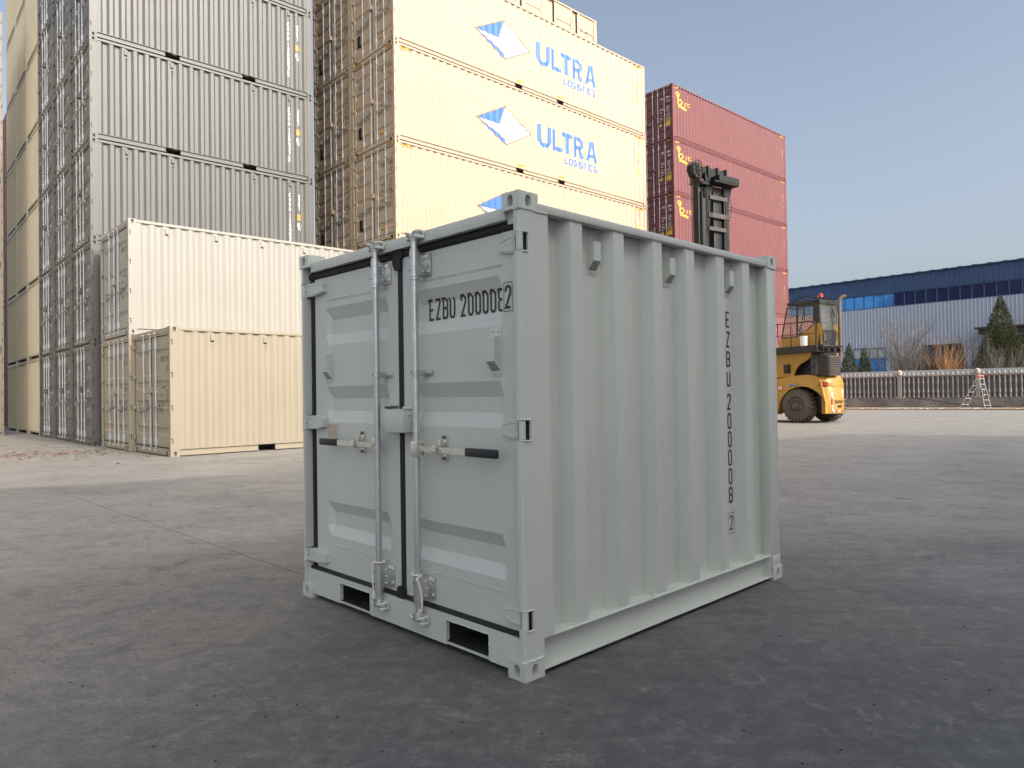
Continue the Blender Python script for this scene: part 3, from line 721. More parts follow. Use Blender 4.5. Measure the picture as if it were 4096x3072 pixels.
def bead(mb, pts, r=.0035, step=.02, seed=1):
    rnd = random.Random(seed); out = []; rs = []
    for a, b in zip(pts, pts[1:]):
        a = Vector(a); b = Vector(b); n = max(1, int((b - a).length / step))
        for i in range(n):
            p = a.lerp(b, i / n); out.append(p + Vector((rnd.uniform(-1, 1), rnd.uniform(-1, 1), rnd.uniform(-1, 1))) * r * .3); rs.append(r * rnd.uniform(.7, 1.35))
    out.append(Vector(pts[-1])); rs.append(r)
    mb.tube(out, rs, 6)

def build_mini():
    m = M['mini']; W, L, H = MW, ML, MH; N = []
    hinge_z = [(.197, .277), (.955, 1.039), (1.716, 1.797)]
    fd = (.112, .098)
    # castings
    for z, dz in ((0, .0745), (1.887, .0715)):
        for x, y, sx, sy in ((0, 0, 1, 1), (0, W, 1, -1), (L, 0, -1, 1), (L, W, -1, -1)):
            N.append(Node('corner_fitting', fitting_mesh('mini_fitting', m, fd[0], fd[1], dz, .0165, .0245, sx, sy, 12, 1.5), (x - sx * .004, y - sy * .004, z)))
    # door-end corner posts with cut-outs for the hinge knuckles
    def section(s1, cut):
        if cut: return [(.050, 0), (s1, 0), (s1, .006), (.050, .006)]
        pts = [(0, .030)]
        for k in range(6):
            t = PI + PI / 2 * k / 5; pts.append((.014 + .014 * math.cos(t), .014 + .014 * math.sin(t)))
        return pts + [(s1, 0), (s1, .006), (.016, .006), (.006, .016), (.006, .030)]
    for y, sy in ((0, 1), (W, -1)):
        mb = MB(); zc = .0745
        cuts = sorted(hinge_z)
        segs = []
        for a, b in cuts: segs.append((zc, a, False)); segs.append((a, b, True)); zc = b
        segs.append((zc, 1.887, False))
        for a, b, cut in segs:
            parts = [(a, b, .17)]
            if a < .146 < b: parts = [(a, .146, .112), (.146, b, .17)]
            for p0, p1, s1 in parts:
                mb.prism(section(s1, cut), (0, y, 0), (1, 0, 0), (0, sy, 0), (0, 0, 1), p0, p1)
            if cut: mb.box(.052, .058, y + sy * .006, y + sy * .055, a, b)
            else:
                mb.box(.0065, .052, y + sy * .024, y + sy * .030, a, b)
        mb.box(.164, .170, y + sy * .006, y + sy * .05, .146, 1.887)
        kids = []
        for i, (a, b) in enumerate(cuts):
            for zz in (a, b): bead(mb, [(.0, y + sy * .02, zz), (.004, y + sy * .004, zz), (.02, y - sy * .001, zz), (.052, y - sy * .001, zz)], .0042, .010, i + int(zz * 99))
        bead(mb, [(.012, y + sy * .03, .0775), (.0, y + sy * .01, .0765), (.012, y - sy * .001, .0765), (.11, y - sy * .001, .0765)], .0048, .014, 5)
        bead(mb, [(.0, y + sy * .03, 1.886), (.0, y + sy * .006, 1.886), (.11, y - sy * .001, 1.886), (.168, y - sy * .001, 1.887)], .0045, .014, 6)
        N.append(Node('corner_post', mb.mesh('mini_post', m, 40)))
        for a, b in cuts:
            hb = MB(); cz = (a + b) / 2
            hb.cyl((.014, y + sy * .012, a + .004), (.014, y + sy * .012, b - .004), .0145, n=16)
            hb.cur = 1; hb.box(.030, .051, y + sy * .010, y + sy * .052, a + .002, b - .002); hb.cur = 0
            h2 = (b - a) / 2
            kk = 1.0 if sy > 0 else 1.42
            poly = [(.006 if sy < 0 else .022, -h2 + .004), (.095 * kk, -h2 + .006), (.150 * kk, -h2 * .55), (.150 * kk, h2 * .60), (.095 * kk, h2 - .002), (.006 if sy < 0 else .022, h2 - .004)]
            hb.prism(poly, (0, y, cz), (0, sy, 0), (0, 0, 1), (1, 0, 0), .018 if sy < 0 else .034, .047)
            fs = .018 if sy < 0 else .034
            hb.tube([(fs, y + sy * .03, cz + h2 * .62), (fs, y + sy * .09 * kk, cz + h2 * .70), (fs, y + sy * .143 * kk, cz + h2 * .42)], .0028, 6)
            hb.tube([(fs, y + sy * .03, cz - h2 * .62), (fs, y + sy * .09 * kk, cz - h2 * .66), (fs, y + sy * .143 * kk, cz - h2 * .38)], .0028, 6)
            for rr in (.016, .010):
                hb.tube([(fs, y + sy * (.056 + rr * math.cos(t * PI / 8)), cz + rr * 1.25 * math.sin(t * PI / 8)) for t in range(17)], .0022, 5)
            hb.tube([(fs, y + sy * (.112 + .0055 * math.cos(t * PI / 5)), cz + .0055 * math.sin(t * PI / 5)) for t in range(9)], .0011, 5)
            hb.cur = 2; hb.cyl((fs + .004, y + sy * .036, cz - .004), (fs - .009, y + sy * .036, cz - .004), .0042, .003, 8)
            hb.cur = 0
            bead(hb, [(.047, y + sy * .150 * kk, cz - h2 * .6), (.047, y + sy * .152 * kk, cz + h2 * .65)], .0045, .008, 3)
            N.append(Node('hinge', hb.mesh('mini_hinge', [m, M['gasket'], M['brass']], 40)))
    # rear posts
    for y, sy in ((0, 1), (W, -1)):
        mb = MB(); mb.box(L - .115, L - .002, y + sy * .001, y + sy * .075, .146, 1.887, .006); mb.box(L - .104, L - .002, y + sy * .001, y + sy * .05, .0745, .146, .003)
        bead(mb, [(L - .11, y, 1.886), (L - .002, y, 1.886)], .0045, .014, 8)
        bead(mb, [(L - .104, y, .077), (L - .002, y, .077)], .004, .014, 9)
        N.append(Node('corner_post', mb.mesh('mini_rearpost', m, 40)))
    # rails
    for y, sy in ((0, 1), (W, -1)):
        mb = MB(); mb.box(.109, L - .109, y + sy * .0005, y + sy * .05, 1.889, 1.925, .005)
        N.append(Node('top_rail', mb.mesh('mini_toprail', m, 40)))
        mb = MB()
        mb.box(.112, L - .112, y + sy * .042, y + sy * .048, .024, .146); mb.box(.112, L - .108, y + sy * .0, y + sy * .048, .020, .027, .002)
        mb.box(.112, L - .112, y + sy * .0, y + sy * .072, .145, .1515, .002)
        mb.box(L - .135, L - .129, y + sy * .004, y + sy * .045, .027, .145)
        bead(mb, [(s, y + sy * (interp(MRIB, s) - .002), .1530) for s in [.171 + .021 * i for i in range(92)]], .0036, .012, 11)
        if sy > 0:
            mb.tube([(.842 + .012 * math.cos(t), y - .004 - .004, .168 + .018 * math.sin(t)) for t in [PI * .1 * k - PI * .5 for k in range(12)]], .0035, 6)
        N.append(Node('bottom_rail', mb.mesh('mini_botrail', m)))
        mb = MB(); mb.sheet([(a, d * sy) for a, d in MRIB], 'x', y, .1515, 1.892, 24)
        for s in (.765, 1.372):
            d = interp(MRIB, s)
            bead(mb, [(s, y + sy * (d - .0004), z) for z in (.155, .5, .9, 1.3, 1.6, 1.885)], .0015, .03, int(s * 10))
        bead(mb, [(s, y + sy * (interp(MRIB, s) - .002), 1.889) for s in [.171 + .021 * i for i in range(92)]], .003, .012, 12)
        N.append(Node('side_panel', mb.mesh('mini_side', m)))
    mb = MB(); mb.box(.02, L - .02, .02, W - .02, 1.900, 1.907); N.append(Node('roof', mb.mesh('mini_roof', m)))
    mb = MB(); mb.box(.09, L - .05, .08, W - .08, .140, .160); N.append(Node('floor', mb.mesh('mini_floor', M['wood'])))
    mb = MB(); mb.sheet([(a, -d) for a, d in corr(.06, W - .06, .25, .09, .03, .04, .012)], 'y', L, .02, 1.9); N.append(Node('end_panel', mb.mesh('mini_end', m)))
    # header and sill
    mb = MB(); mb.box(.012, .09, .094, W - .094, 1.857, 1.909, .004)
    bead(mb, [(.010, W - .095, 1.889), (.010, W - .095, 1.910)], .005, .006, 14); bead(mb, [(.011, .2, 1.857), (.011, W - .1, 1.857)], .002, .03, 15)
    mb.box(.03, .09, .031, .094, 1.84, 1.887)
    N.append(Node('door_header', mb.mesh('mini_header', m, 40)))
    mb = MB(); pk = [(.225, .512), (1.130, 1.424)]
    xs = [.094, .225, .512, 1.130, 1.424, W - .094]
    z0s, z1s = .026, .157
    for i in (0, 2, 4): mb.box(.012, .020, xs[i], xs[i + 1], z0s, z1s)
    mb.box(.012, .020, .030, .094, .0745, z1s); mb.box(.012, .020, W - .094, W - .030, .0745, z1s)
    mb.box(.014, .09, .030, W - .030, z1s - .008, z1s - .0005)
    for a, b in pk:
        mb.box(.012, .020, a, b, .138, z1s)
        mb.box(.0205, .030, a - .004, a, .044, .138); mb.box(.0205, .030, b, b + .004, .044, .138)
        mb.box(.0125, .020, a, b, .030, .0385)
        bead(mb, [(.0115, a, .04), (.0115, a, .136), (.0115, b, .136), (.0115, b, .04)], .0026, .008, 21)
    N.append(Node('door_sill', mb.mesh('mini_sill', m)))
    mb = MB()
    for a, b in pk: mb.box(L - .03, L - .02, a, b, .04, .138); mb.box(.0206, L - .03, a, b, .0355, .0395); mb.box(.031, L - .03, a - .004, a, .0396, .1375); mb.box(.031, L - .03, b, b + .004, .0396, .1375); mb.box(.0206, L - .03, a, b, .1385, .1405)  # pocket liners coloured black for the shade inside
    N.append(Node('fork_pocket', mb.mesh('mini_pocket', M['black']), label='dark forklift pocket openings in the sill'))
    # gasket (rounded black seal)
    mb = MB()
    def seal(p0, p1, rz, rs=.014):
        d = (Vector(p1) - Vector(p0)).normalized(); k = 10
        vs = []; n = 14
        u = Vector((0, 0, 1)) if abs(d.z) < .5 else Vector((0, 1, 0))
        for p in (p0, p1):
            for i in range(k):
                t = PI * i / (k - 1); vs.append(Vector(p) + u * rz * math.cos(t) - Vector((1, 0, 0)) * rs * math.sin(t))
        mb.add(vs, [(i, i + 1, k + i + 1, k + i) for i in range(k - 1)] + [tuple(range(k)), tuple(range(k, 2 * k))])
    seal((.052, .031, 1.838), (.052, W - .031, 1.838), .0215, .018)
    seal((.050, .031, .152), (.050, W - .031, .152), .0225, .022)
    seal((.052, W - .054, .15), (.052, W - .054, 1.84), .027, .008)
    seal((.052, .8805, .15), (.052, .8805, 1.84), .0215, .014)
    seal((.052, .045, .15), (.052, .045, 1.84), .014, .006)
    mb.prism([(.850, 1.868), (.925, 1.868), (.925, 1.79), (.906, 1.76), (.858, 1.76), (.858, 1.81), (.838, 1.825), (.838, 1.862)], (0, 0, 0), (0, 1, 0), (0, 0, 1), (1, 0, 0), .030, .05)
    mb.prism([(.852, .125), (.918, .125), (.905, .21), (.857, .21)], (0, 0, 0), (0, 1, 0), (0, 0, 1), (1, 0, 0), .022, .05)
    N.append(Node('door_gasket', mb.mesh('mini_gasket', M['gasket'], 50)))
    # doors
    z0, z1 = .174, 1.819
    def leaf(w0, w1, ra, rb):
        mb = MB(); cols = [(ra, 0), (ra + .022, 1), (rb - .030, 1), (rb, 0)]
        cols = [(ra, 0), (ra + .026, 1)] + [(ra + .026 + (rb - ra - .056) * i / 8, 1) for i in range(1, 8)] + [(rb - .030, 1), (rb, 0)]
        vs = [(SF + d * k, w_, z) for z, d in MDOOR for w_, k in cols]; n = len(cols)
        mb.add(vs, [(i * n + j, i * n + j + 1, (i + 1) * n + j + 1, (i + 1) * n + j) for i in range(len(MDOOR) - 1) for j in range(n - 1)])
        mb.box(SF - .002, SF + .03, w0, ra + .0005, z0, z1, .0015); mb.box(SF - .002, SF + .03, rb - .0005, w1, z0, z1, .0015)
        mb.box(SF, SF + .03, ra, rb, z0, .321); mb.box(SF, SF + .03, ra, rb, 1.683, z1)
        mb.box(SF + .032, SF + .036, w0, w1, z0, z1)
        bead(mb, [(SF, ra + .004, 1.687), (SF, rb - .004, 1.687)], .0028, .02, 31); bead(mb, [(SF, ra + .004, 1.680), (SF, rb - .004, 1.680)], .002, .02, 32)
        bead(mb, [(SF, ra + .004, .317), (SF, rb - .004, .317)], .0028, .02, 33); bead(mb, [(SF, ra + .004, .324), (SF, rb - .004, .324)], .002, .02, 34)
        for e in (ra, rb): bead(mb, [(SF + interp(MDOOR, z) * .0, e, z) for z in (.18, .5, 1.0, 1.5, 1.81)], .0016, .03, int(e * 100))
        return mb.mesh('mini_door', m)
    def rod(rw, ext, hook):
        sx = -.013
        mb = MB(); mb.cyl((sx, rw, .128), (sx, rw, 1.875), .0160, n=20)
        rodn = Node('lock_rod', mb.mesh('mini_rod', M['galv'], 40))
        for a, b in ((1.697, 1.813), (.190, .304)):
            q = MB(); q.cyl((sx, rw, a), (sx, rw, b), .0235, n=20); q.box(sx, .047, rw - .0235, rw + .018, a + .006, b - .004, .003)
            q.box(.038, .0465, rw - .054, rw + .03, a + .004, b - .004, .006)
            q.cyl((sx, rw, b + .001), (sx, rw, b + .014), .0215, n=18); q.cyl((sx, rw, a - .015), (sx, rw, a - .001), .0215, n=18)
            q.cur = 1
            for zz in (a + .028, b - .028): q.cyl((sx - .0238, rw + .007, zz), (sx - .0212, rw + .007, zz), .0042, n=8)
            q.cur = 2
            for zz in (a + .024, b - .024):
                q.cyl((.039, rw - .042, zz), (.030, rw - .042, zz), .0075, n=6)
                q.cyl((.012, rw - .022, zz), (.012, rw - .030, zz), .006, n=6)
            q.cyl((.016, rw - .022, (a + b) / 2), (.016, rw - .031, (a + b) / 2), .005, n=8)
            rodn.kids.append(Node('rod_bracket', q.mesh('mini_bracket', [M['galv'], M['black'], M['zinc']], 40)))
        q = MB(); a, b = 1.234, 1.262
        q.cyl((sx, rw, a), (sx, rw, b), .0225, n=18); q.box(sx, .047, rw - .0225, rw + .016, a, b, .002); q.box(.040, .0465, rw - .055, rw + .02, a, b, .003)
        q.cyl((.041, rw - .043, (a + b) / 2), (.033, rw - .043, (a + b) / 2), .007, n=6); q.cur = 1; q.cyl((sx - .0228, rw + .006, (a + b) / 2), (sx - .021, rw + .006, (a + b) / 2), .004, n=8)
        rodn.kids.append(Node('rod_bracket', q.mesh('mini_midbracket', [M['galv'], M['black']], 40)))
        for top in (1, 0):
            q = MB(); zc = 1.889 if top else .108; g = 1 if top else -1
            # cam head on the rod
            q.cyl((sx, rw, zc - g * .028), (sx, rw, zc - g * .005), .0175, .021, n=14)
            q.box(sx - .016, sx + .018, rw - .016, rw + .016, zc - .010, zc + .010, .005)
            q.tube([(sx - .006, rw + .012, zc), (sx - .012, rw + .034, zc + g * .004), (sx + .004, rw + .043, zc + g * .004)], [.0095, .009, .007], 8)
            q.tube([(sx - .006, rw - .010, zc - g * .004), (sx - .014, rw - .032, zc - g * .006), (sx + .002, rw - .042, zc)], [.009, .0085, .007], 8)
            q.cur = 1
            # keeper casting on the frame
            q.box(-.002, .0115, rw - .052, rw + .046, zc - .017, zc + .020, .006)
            for sg in (1, -1):
                q.tube([(.006, rw + sg * .044, zc + .012), (-.018, rw + sg * .047, zc + .014), (-.034, rw + sg * .034, zc + .012), (-.036, rw + sg * .018, zc + .006)], [.0085, .008, .0075, .006], 8)
                q.tube([(.006, rw + sg * .044, zc - .012), (-.020, rw + sg * .044, zc - .013), (-.032, rw + sg * .030, zc - .012)], [.008, .0075, .006], 8)
            rodn.kids.append(Node('cam_keeper', q.mesh('mini_cam', [M['galv'] if not top else M['mini'], M['mini']], 40)))
        return rodn
    def handle(rw, d, x_plate, x_bar, x_end, x_ret):
        """d=-1 towards smaller w"""
        hb = MB(); zc = .897
        if d < 0:
            hb.box(-.040, -.032, rw - .030, rw + .012, zc - .036, zc + .036, .004); hb.box(-.040, .004, rw - .034, rw - .028, zc - .036, zc + .036, .003)
            hb.box(-.012, .004, rw - .034, rw + .004, zc - .030, zc + .030, .003)
            hb.cyl((-.042, rw - .006, zc + .002), (-.030, rw - .006, zc + .002), .0075, n=12)
        else:
            hb.box(-.012, -.006, rw + .010, rw + .052, zc - .036, zc + .036, .003); hb.cyl((-.017, rw + .036, zc + .004), (-.006, rw + .036, zc + .004), .0065, n=12)
        hb.prism([(min(x_plate, x_ret) if d > 0 else x_ret, -.0125), (max(x_plate, x_ret) if d > 0 else x_plate, -.0125), (max(x_plate, x_ret) if d > 0 else x_plate, .0125), (min(x_plate, x_ret) if d > 0 else x_ret, .0125)], (0, 0, zc), (0, 1, 0), (0, 0, 1), (1, 0, 0), -.016, -.009)
        hb.add([(-.016, x_ret, zc - .0125), (-.016, x_ret, zc + .0125), (-.022, x_bar, zc + .0145), (-.022, x_bar, zc - .0145), (-.009, x_ret, zc - .0125), (-.009, x_ret, zc + .0125), (-.013, x_bar, zc + .0145), (-.013, x_bar, zc - .0145)],
               [(0, 1, 2, 3), (4, 7, 6, 5), (0, 4, 5, 1), (3, 2, 6, 7), (1, 5, 6, 2), (0, 3, 7, 4)])
        gb = MB(); gb.box(-.026, -.008, x_bar, x_end, zc - .0185, zc + .0185, .007)
        rt = MB()
        pts = []
        for t in range(13): a = PI * t / 12; pts.append((.015 * math.cos(a), .048 + .015 * math.sin(a)))
        for t in range(13): a = PI + PI * t / 12; pts.append((.015 * math.cos(a), -.048 + .015 * math.sin(a)))
        x_r = x_ret + (.035 if d < 0 else .07)
        rt.prism(pts, (0, x_r, zc + .006), (0, 1, 0), (0, 0, 1), (1, 0, 0), .034, .0465)
        rt.box(.004, .036, x_r - .008, x_r + .010, zc + .012, zc + .044, .003); rt.box(-.024, .008, x_r - .008, x_r + .010, zc + .010, zc + .022, .003)
        rt.box(-.024, .036, x_r - .010, x_r + .012, zc - .022, zc - .012, .003); rt.box(-.028, -.020, x_r - .010, x_r + .012, zc - .022, zc + .022, .003)
        rt.tube([(-.024, x_r + .02, zc - .004), (-.030, x_r, zc - .002), (-.028, x_r - .02, zc - .006)], .004, 6)
        rt.cur = 1
        for zz in (zc + .054, zc - .042): rt.cyl((.034, x_r, zz), (.024, x_r, zz), .0085, .0075, n=14)
        return Node('door_handle', hb.mesh('mini_handle', M['zinc'], 40), kids=[Node('grip', gb.mesh('mini_grip', M['grip'], 40)), Node('handle_catch', rt.mesh('mini_catch', [M['zinc'], M['bolt']], 40))])
    def vent(face, a, z0_, z1_, on):
        """hooded vent; on='door' -> plate normal -x at s=face, a = w ; on='side' -> plate normal -y at y=face, a = s"""
        q = MB(); hw = .034
        if on == 'door': P = lambda t, dpt, z: (face - dpt, a + t, z)
        else: P = lambda t, dpt, z: (a - t, face - dpt, z)
        def bx(t0, t1, d0, d1, za, zb): 
            p = P(t0, d0, za); r = P(t1, d1, zb); q.box(p[0], r[0], p[1], r[1], za, zb, .0015)
        bx(-hw, hw, 0, .003, z0_, z1_)
        zt, zb_ = z1_ - .034, z0_ + .024; gz = z0_ + .062; dp = .035
        vs = [P(-.027, .003, zt), P(.027, .003, zt), P(.025, dp, zt - .010), P(-.025, dp, zt - .010), P(-.025, dp, gz), P(.025, dp, gz), P(-.026, .004, zb_), P(.026, .004, zb_)]
        q.add(vs, [(0, 1, 2, 3), (3, 2, 5, 4), (0, 3, 4, 6), (1, 7, 5, 2)])
        q.cur = 1; q.add([vs[4], vs[5], vs[7], vs[6]], [(0, 1, 2, 3)]); q.cur = 0
        for i in range(1, 7):      # grille bars
            t = i / 7; z = gz + (zb_ - gz) * t; dd = dp + (.004 - dp) * t + .0008
            q.tube([P(-.0255, dd, z), P(.0255, dd, z)], .0011, 5)
        for i in range(7):
            x = -.021 + .007 * i; q.tube([P(x, dp + .0012, gz), P(x, .0052, zb_)], .0009, 5)
        q.tube([P(-.012, dp + .0004, gz + .014), P(-.014, dp + .0004, gz + .018), P(-.012, dp + .0004, gz + .022), P(.012, dp + .0004, gz + .022)], .0008, 5)
        q.cur = 2
        for t, z in ((-.017, z1_ - .015), (.017, z1_ - .015), (0, z0_ + .012)):
            q.cyl(P(t, .003, z), P(t, .008, z), .0062, .004, n=10)
        return Node('vent', q.mesh('mini_vent', [m, M['gasket'], m], 40))
    # lettering on the doors
    dn = lambda a, b, lev: Vector((SF + interp(MDOOR, b) - .0016 - .0004 * lev, -a, b))
    D1 = Decal(); zt_, hh = 1.494, .101
    x = -.690
    for c in 'EZBU': D1.ch(c, x, zt_, .041, hh, .0112); x += .0512
    x = -.457
    for c in '20000': D1.ch(c, x, zt_, .039, hh, .0112); x += .0495
    D1.stroke([(x + .033, zt_ + .094), (x + .008, zt_ + .094), (x + .005, zt_ + .085), (x + .005, zt_ + .062), (x + .013, zt_ + .052), (x + .03, zt_ + .052)], .0095)
    D1.stroke([(x + .013, zt_ + .052), (x + .005, zt_ + .042), (x + .005, zt_ + .014), (x + .012, zt_ + .005), (x + .033, zt_ + .005)], .0095, .5)
    brk = [p[0] for p in MDOOR]
    t1 = Node('door_number', D1.lay('mini_txt', M['ink'], lambda a, b, lev: Vector((SF + interp(MDOOR, b) * (1 if a < -.174 else max(0, (-.148 - a) / .026)) - .0018 - .0004 * lev, -a, b)), [-.174, -.161], brk))
    D2 = Decal(); D2.ch('2', -.133, 1.497, .038, .098, .0112); D2.frame(-.139, -.089, 1.487, 1.606, .0025)
    t2 = Node('check_digit', D2.lay('mini_txt2', M['ink'], lambda a, b, lev: Vector((SF - .0040 - .0004 * lev, -a, b))))
    # doors with their fittings
    kr = [rod(.681, 0, 0), handle(.681, -1, .655, .326, .124, .500), vent(SF, .195, 1.219, 1.424, 'door'), t1, t2]
    N.append(Node('door', leaf(.060, .859, .148, .775), kids=kr))
    pl = MB(); pl.box(SF - .004, SF, 1.478, 1.598, .915, 1.002, .002); pl.cur = 1; pl.box(SF - .0052, SF - .004, 1.484, 1.590, .920, .990)
    pl.cur = 2
    rnd = random.Random(4)
    for zz, segs in ((.984, ((1.586, 1.56), (1.53, 1.51))), (.978, ((1.586, 1.548), (1.53, 1.50))), (.972, ((1.586, 1.565), (1.53, 1.52))), (.958, ((1.575, 1.552), (1.53, 1.505))), (.946, ((1.586, 1.486),)), (.938, ((1.586, 1.486),)), (.928, ((1.586, 1.57), (1.52, 1.505)))):
        for a, b in segs: pl.box(SF - .0056, SF - .0052, b, a, zz, zz + .0016)
    kl = [rod(1.007, 0, 0), handle(1.007, 1, 1.06, 1.385, 1.572, 1.150), vent(SF, 1.570, 1.219, 1.424, 'door'),
          Node('data_plate', pl.mesh('mini_plate', [m, M['plate'], M['inkb']]), label='small beige data plate above the left handle')]
    N.append(Node('door', leaf(.902, 1.726, .985, 1.608), kids=kl))
    # lock box
    mb = MB(); mb.box(-.034, .047, .757, .912, 1.070, 1.079, .003); mb.box(-.034, -.028, .757, .912, .968, 1.079, .003); mb.box(-.034, .047, .757, .764, .968, 1.079, .003); mb.box(-.030, .03, .905, .912, .968, 1.079, .002)
    mb.box(-.012, .047, .905, .972, 1.092, 1.098); mb.box(-.012, .047, .966, .972, .985, 1.098, .002); mb.box(-.012, -.006, .945, .972, .985, 1.098, .002)
    bead(mb, [(.03, .77, 1.081), (.0, .80, 1.083), (.045, .86, 1.082), (.047, .90, 1.082)], .006, .012, 51)
    mb.tube([(.000, .753, 1.056), (.004, .750, 1.034), (.006, .745, 1.022), (.002, .738, 1.018), (-.006, .736, 1.024), (-.01, .737, 1.036)], .0028, 6)
    mb.cyl((.0, .757, 1.052), (.0, .745, 1.052), .006, n=8)
    N.append(Node('lock_box', mb.mesh('mini_lockbox', m, 40)))
    # side vents and lettering
    for s in (.530, 1.139, 1.742): N.append(vent(.066, s, 1.680, 1.872, 'side'))
    D3 = Decal(); b = 1.598
    x0 = 1.722; cw = .043; ch_ = .092
    for c, zt in zip('EZBU200008', [1.598, 1.484, 1.371, 1.258, 1.123 + .003, 1.016, .911, .806, .699, .592]):
        D3.ch(c, x0, zt - ch_, cw, ch_, .0112)
    D3.ch('2', x0 + .004, .347, cw - .008, .084, .0085); D3.frame(x0 - .008, x0 + .050, .328, .446, .0024)
    brs = [p[0] for p in MRIB]
    N.append(Node('side_number', D3.lay('mini_sidetxt', M['ink'], lambda a, b, lev: Vector((a, interp(MRIB, a) - .0016 - .0004 * lev, b)), brs)))
    return N

mini = thing('shipping_container', 'small light grey container alone in the foreground, its doors numbered EZBU 200008 2', 'shipping container', (MX, MY, 0), MA, None, build_mini())

def rope(label, pts, r):
    mb = MB(); P = [Vector(p) for p in pts]
    # resample (Catmull-Rom)
    C = []
    for i in range(len(P) - 1):
        a = P[max(i - 1, 0)]; b = P[i]; c = P[i + 1]; d = P[min(i + 2, len(P) - 1)]
        for k in range(10):
            t = k / 10; C.append(.5 * ((2 * b) + (c - a) * t + (2 * a - 5 * b + 4 * c - d) * t * t + (3 * b - a - 3 * c + d) * t ** 3))
    C.append(P[-1])
    for ph in (0, PI * 2 / 3, PI * 4 / 3):
        q = []; ang = ph; 
        for i, p in enumerate(C):
            d = (C[min(i + 1, len(C) - 1)] - C[max(i - 1, 0)]).normalized(); u = d.orthogonal().normalized(); v = d.cross(u)
            if i: ang += (C[i] - C[i - 1]).length / (r * 3.2)
            q.append(p + (u * math.cos(ang) + v * math.sin(ang)) * r * .55)
        mb.tube(q, r * .62, 6)
    me = mb.mesh('rope', M['rope'], 60)
    return single('rope', me, label, 'rope', (MX, MY, 0), MA, 'white ropes tied round the lock rods')
def ringpts(rw, z, r, t0, t1, tilt=0.0):
    return [(-.013 + r * math.cos(t0 + (t1 - t0) * k / 10), rw + r * math.sin(t0 + (t1 - t0) * k / 10), z + tilt * k / 10) for k in range(11)]
rope('thin white rope hanging down the left lock rod of the small grey container', ringpts(1.007, .322, .027, -.4, 5.6) + [(-.030, 1.030, .315), (-.036, 1.034, .29), (-.036, 1.034, .25), (-.034, 1.032, .20), (-.033, 1.031, .165), (-.034, 1.036, .15), (-.036, 1.028, .143), (-.035, 1.022, .152), (-.034, 1.029, .172)], .0036)
rope('thick white looped rope on the right lock rod of the small grey container', ringpts(.681, .325, .029, 1.2, 4.6, -.012) + [(-.040, .660, .300), (-.036, .648, .285), (-.030, .640, .24), (-.030, .635, .19), (-.030, .640, .15), (-.034, .652, .128), (-.040, .660, .123), (-.042, .652, .14), (-.036, .642, .165)], .0044)

# ------------------------------------------------------------------ ground
JOINTS = [(-5.796, 9.028, -1.36, 4.571, .007, .6), (2.25, 6.05, 6.5, 1.32, .007, .5), (-4.6, 2.30, -1.9, 5.05, .004, .25),
          (-3.6, 2.57, -1.36, 4.6, .004, .3), (-6.9, 17.44, -3.863, 13.049, .010, .4), (-1.36, 4.571, -.6, 3.77, .007, .6)]
mb = MB(); n = 40
mb.add([(-900, -700, 0), (900, -700, 0), (900, 1300, 0), (-900, 1300, 0)], [(0, 1, 2, 3)])
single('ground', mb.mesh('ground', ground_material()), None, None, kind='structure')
crack = [(-1.928, 3.809), (-1.856, 3.692), (-1.77, 3.607), (-1.678, 3.476), (-1.594, 3.343), (-1.523, 3.285), (-1.457, 3.207), (-1.409, 3.134), (-1.344, 3.044), (-1.269, 2.995), (-1.189, 2.921), (-1.13, 2.859), (-1.08, 2.816), (-1.043, 2.752), (-0.981, 2.69), (-0.926, 2.623), (-0.87, 2.587), (-0.842, 2.519), (-.80, 2.46), (-.79, 2.40), (-.74, 2.35)]
rnd = random.Random(5); D = Decal(); fine = []
for a, b in zip(crack, crack[1:]):
    for k in range(6):
        t = k / 6; fine.append((a[0] + (b[0] - a[0]) * t + rnd.uniform(-.007, .007), a[1] + (b[1] - a[1]) * t + rnd.uniform(-.007, .007)))
for i in range(0, len(fine) - 3, 3): D.stroke(fine[i:i + 4], rnd.uniform(.0007, .0018), i % 2 * .3)
single('ground_crack', D.lay('crack', M['ink'], lambda a, b, lev: Vector((a, b, .003 + lev * .0004))), None, None, kind='structure')

# ------------------------------------------------------------------ container stacks
H8, H9 = 2.591, 2.896
V20 = (.83, 1.96, 4.20, 5.30)
A20 = lambda mat, **k: ((6.058, H8, mat), dict(k))
A40 = lambda mat, **k: ((12.192, H9, mat), dict(dict(pockets=((4.90, 5.23), (6.97, 7.30)), nh=5, handz=1.05, troughs=[(.40, .58), (.86, 1.04), (1.32, 1.50), (1.78, 1.96), (2.24, 2.42)]), **k))
BRK = lambda rib, a, b: [p[0] for p in rib if a < p[0] < b]

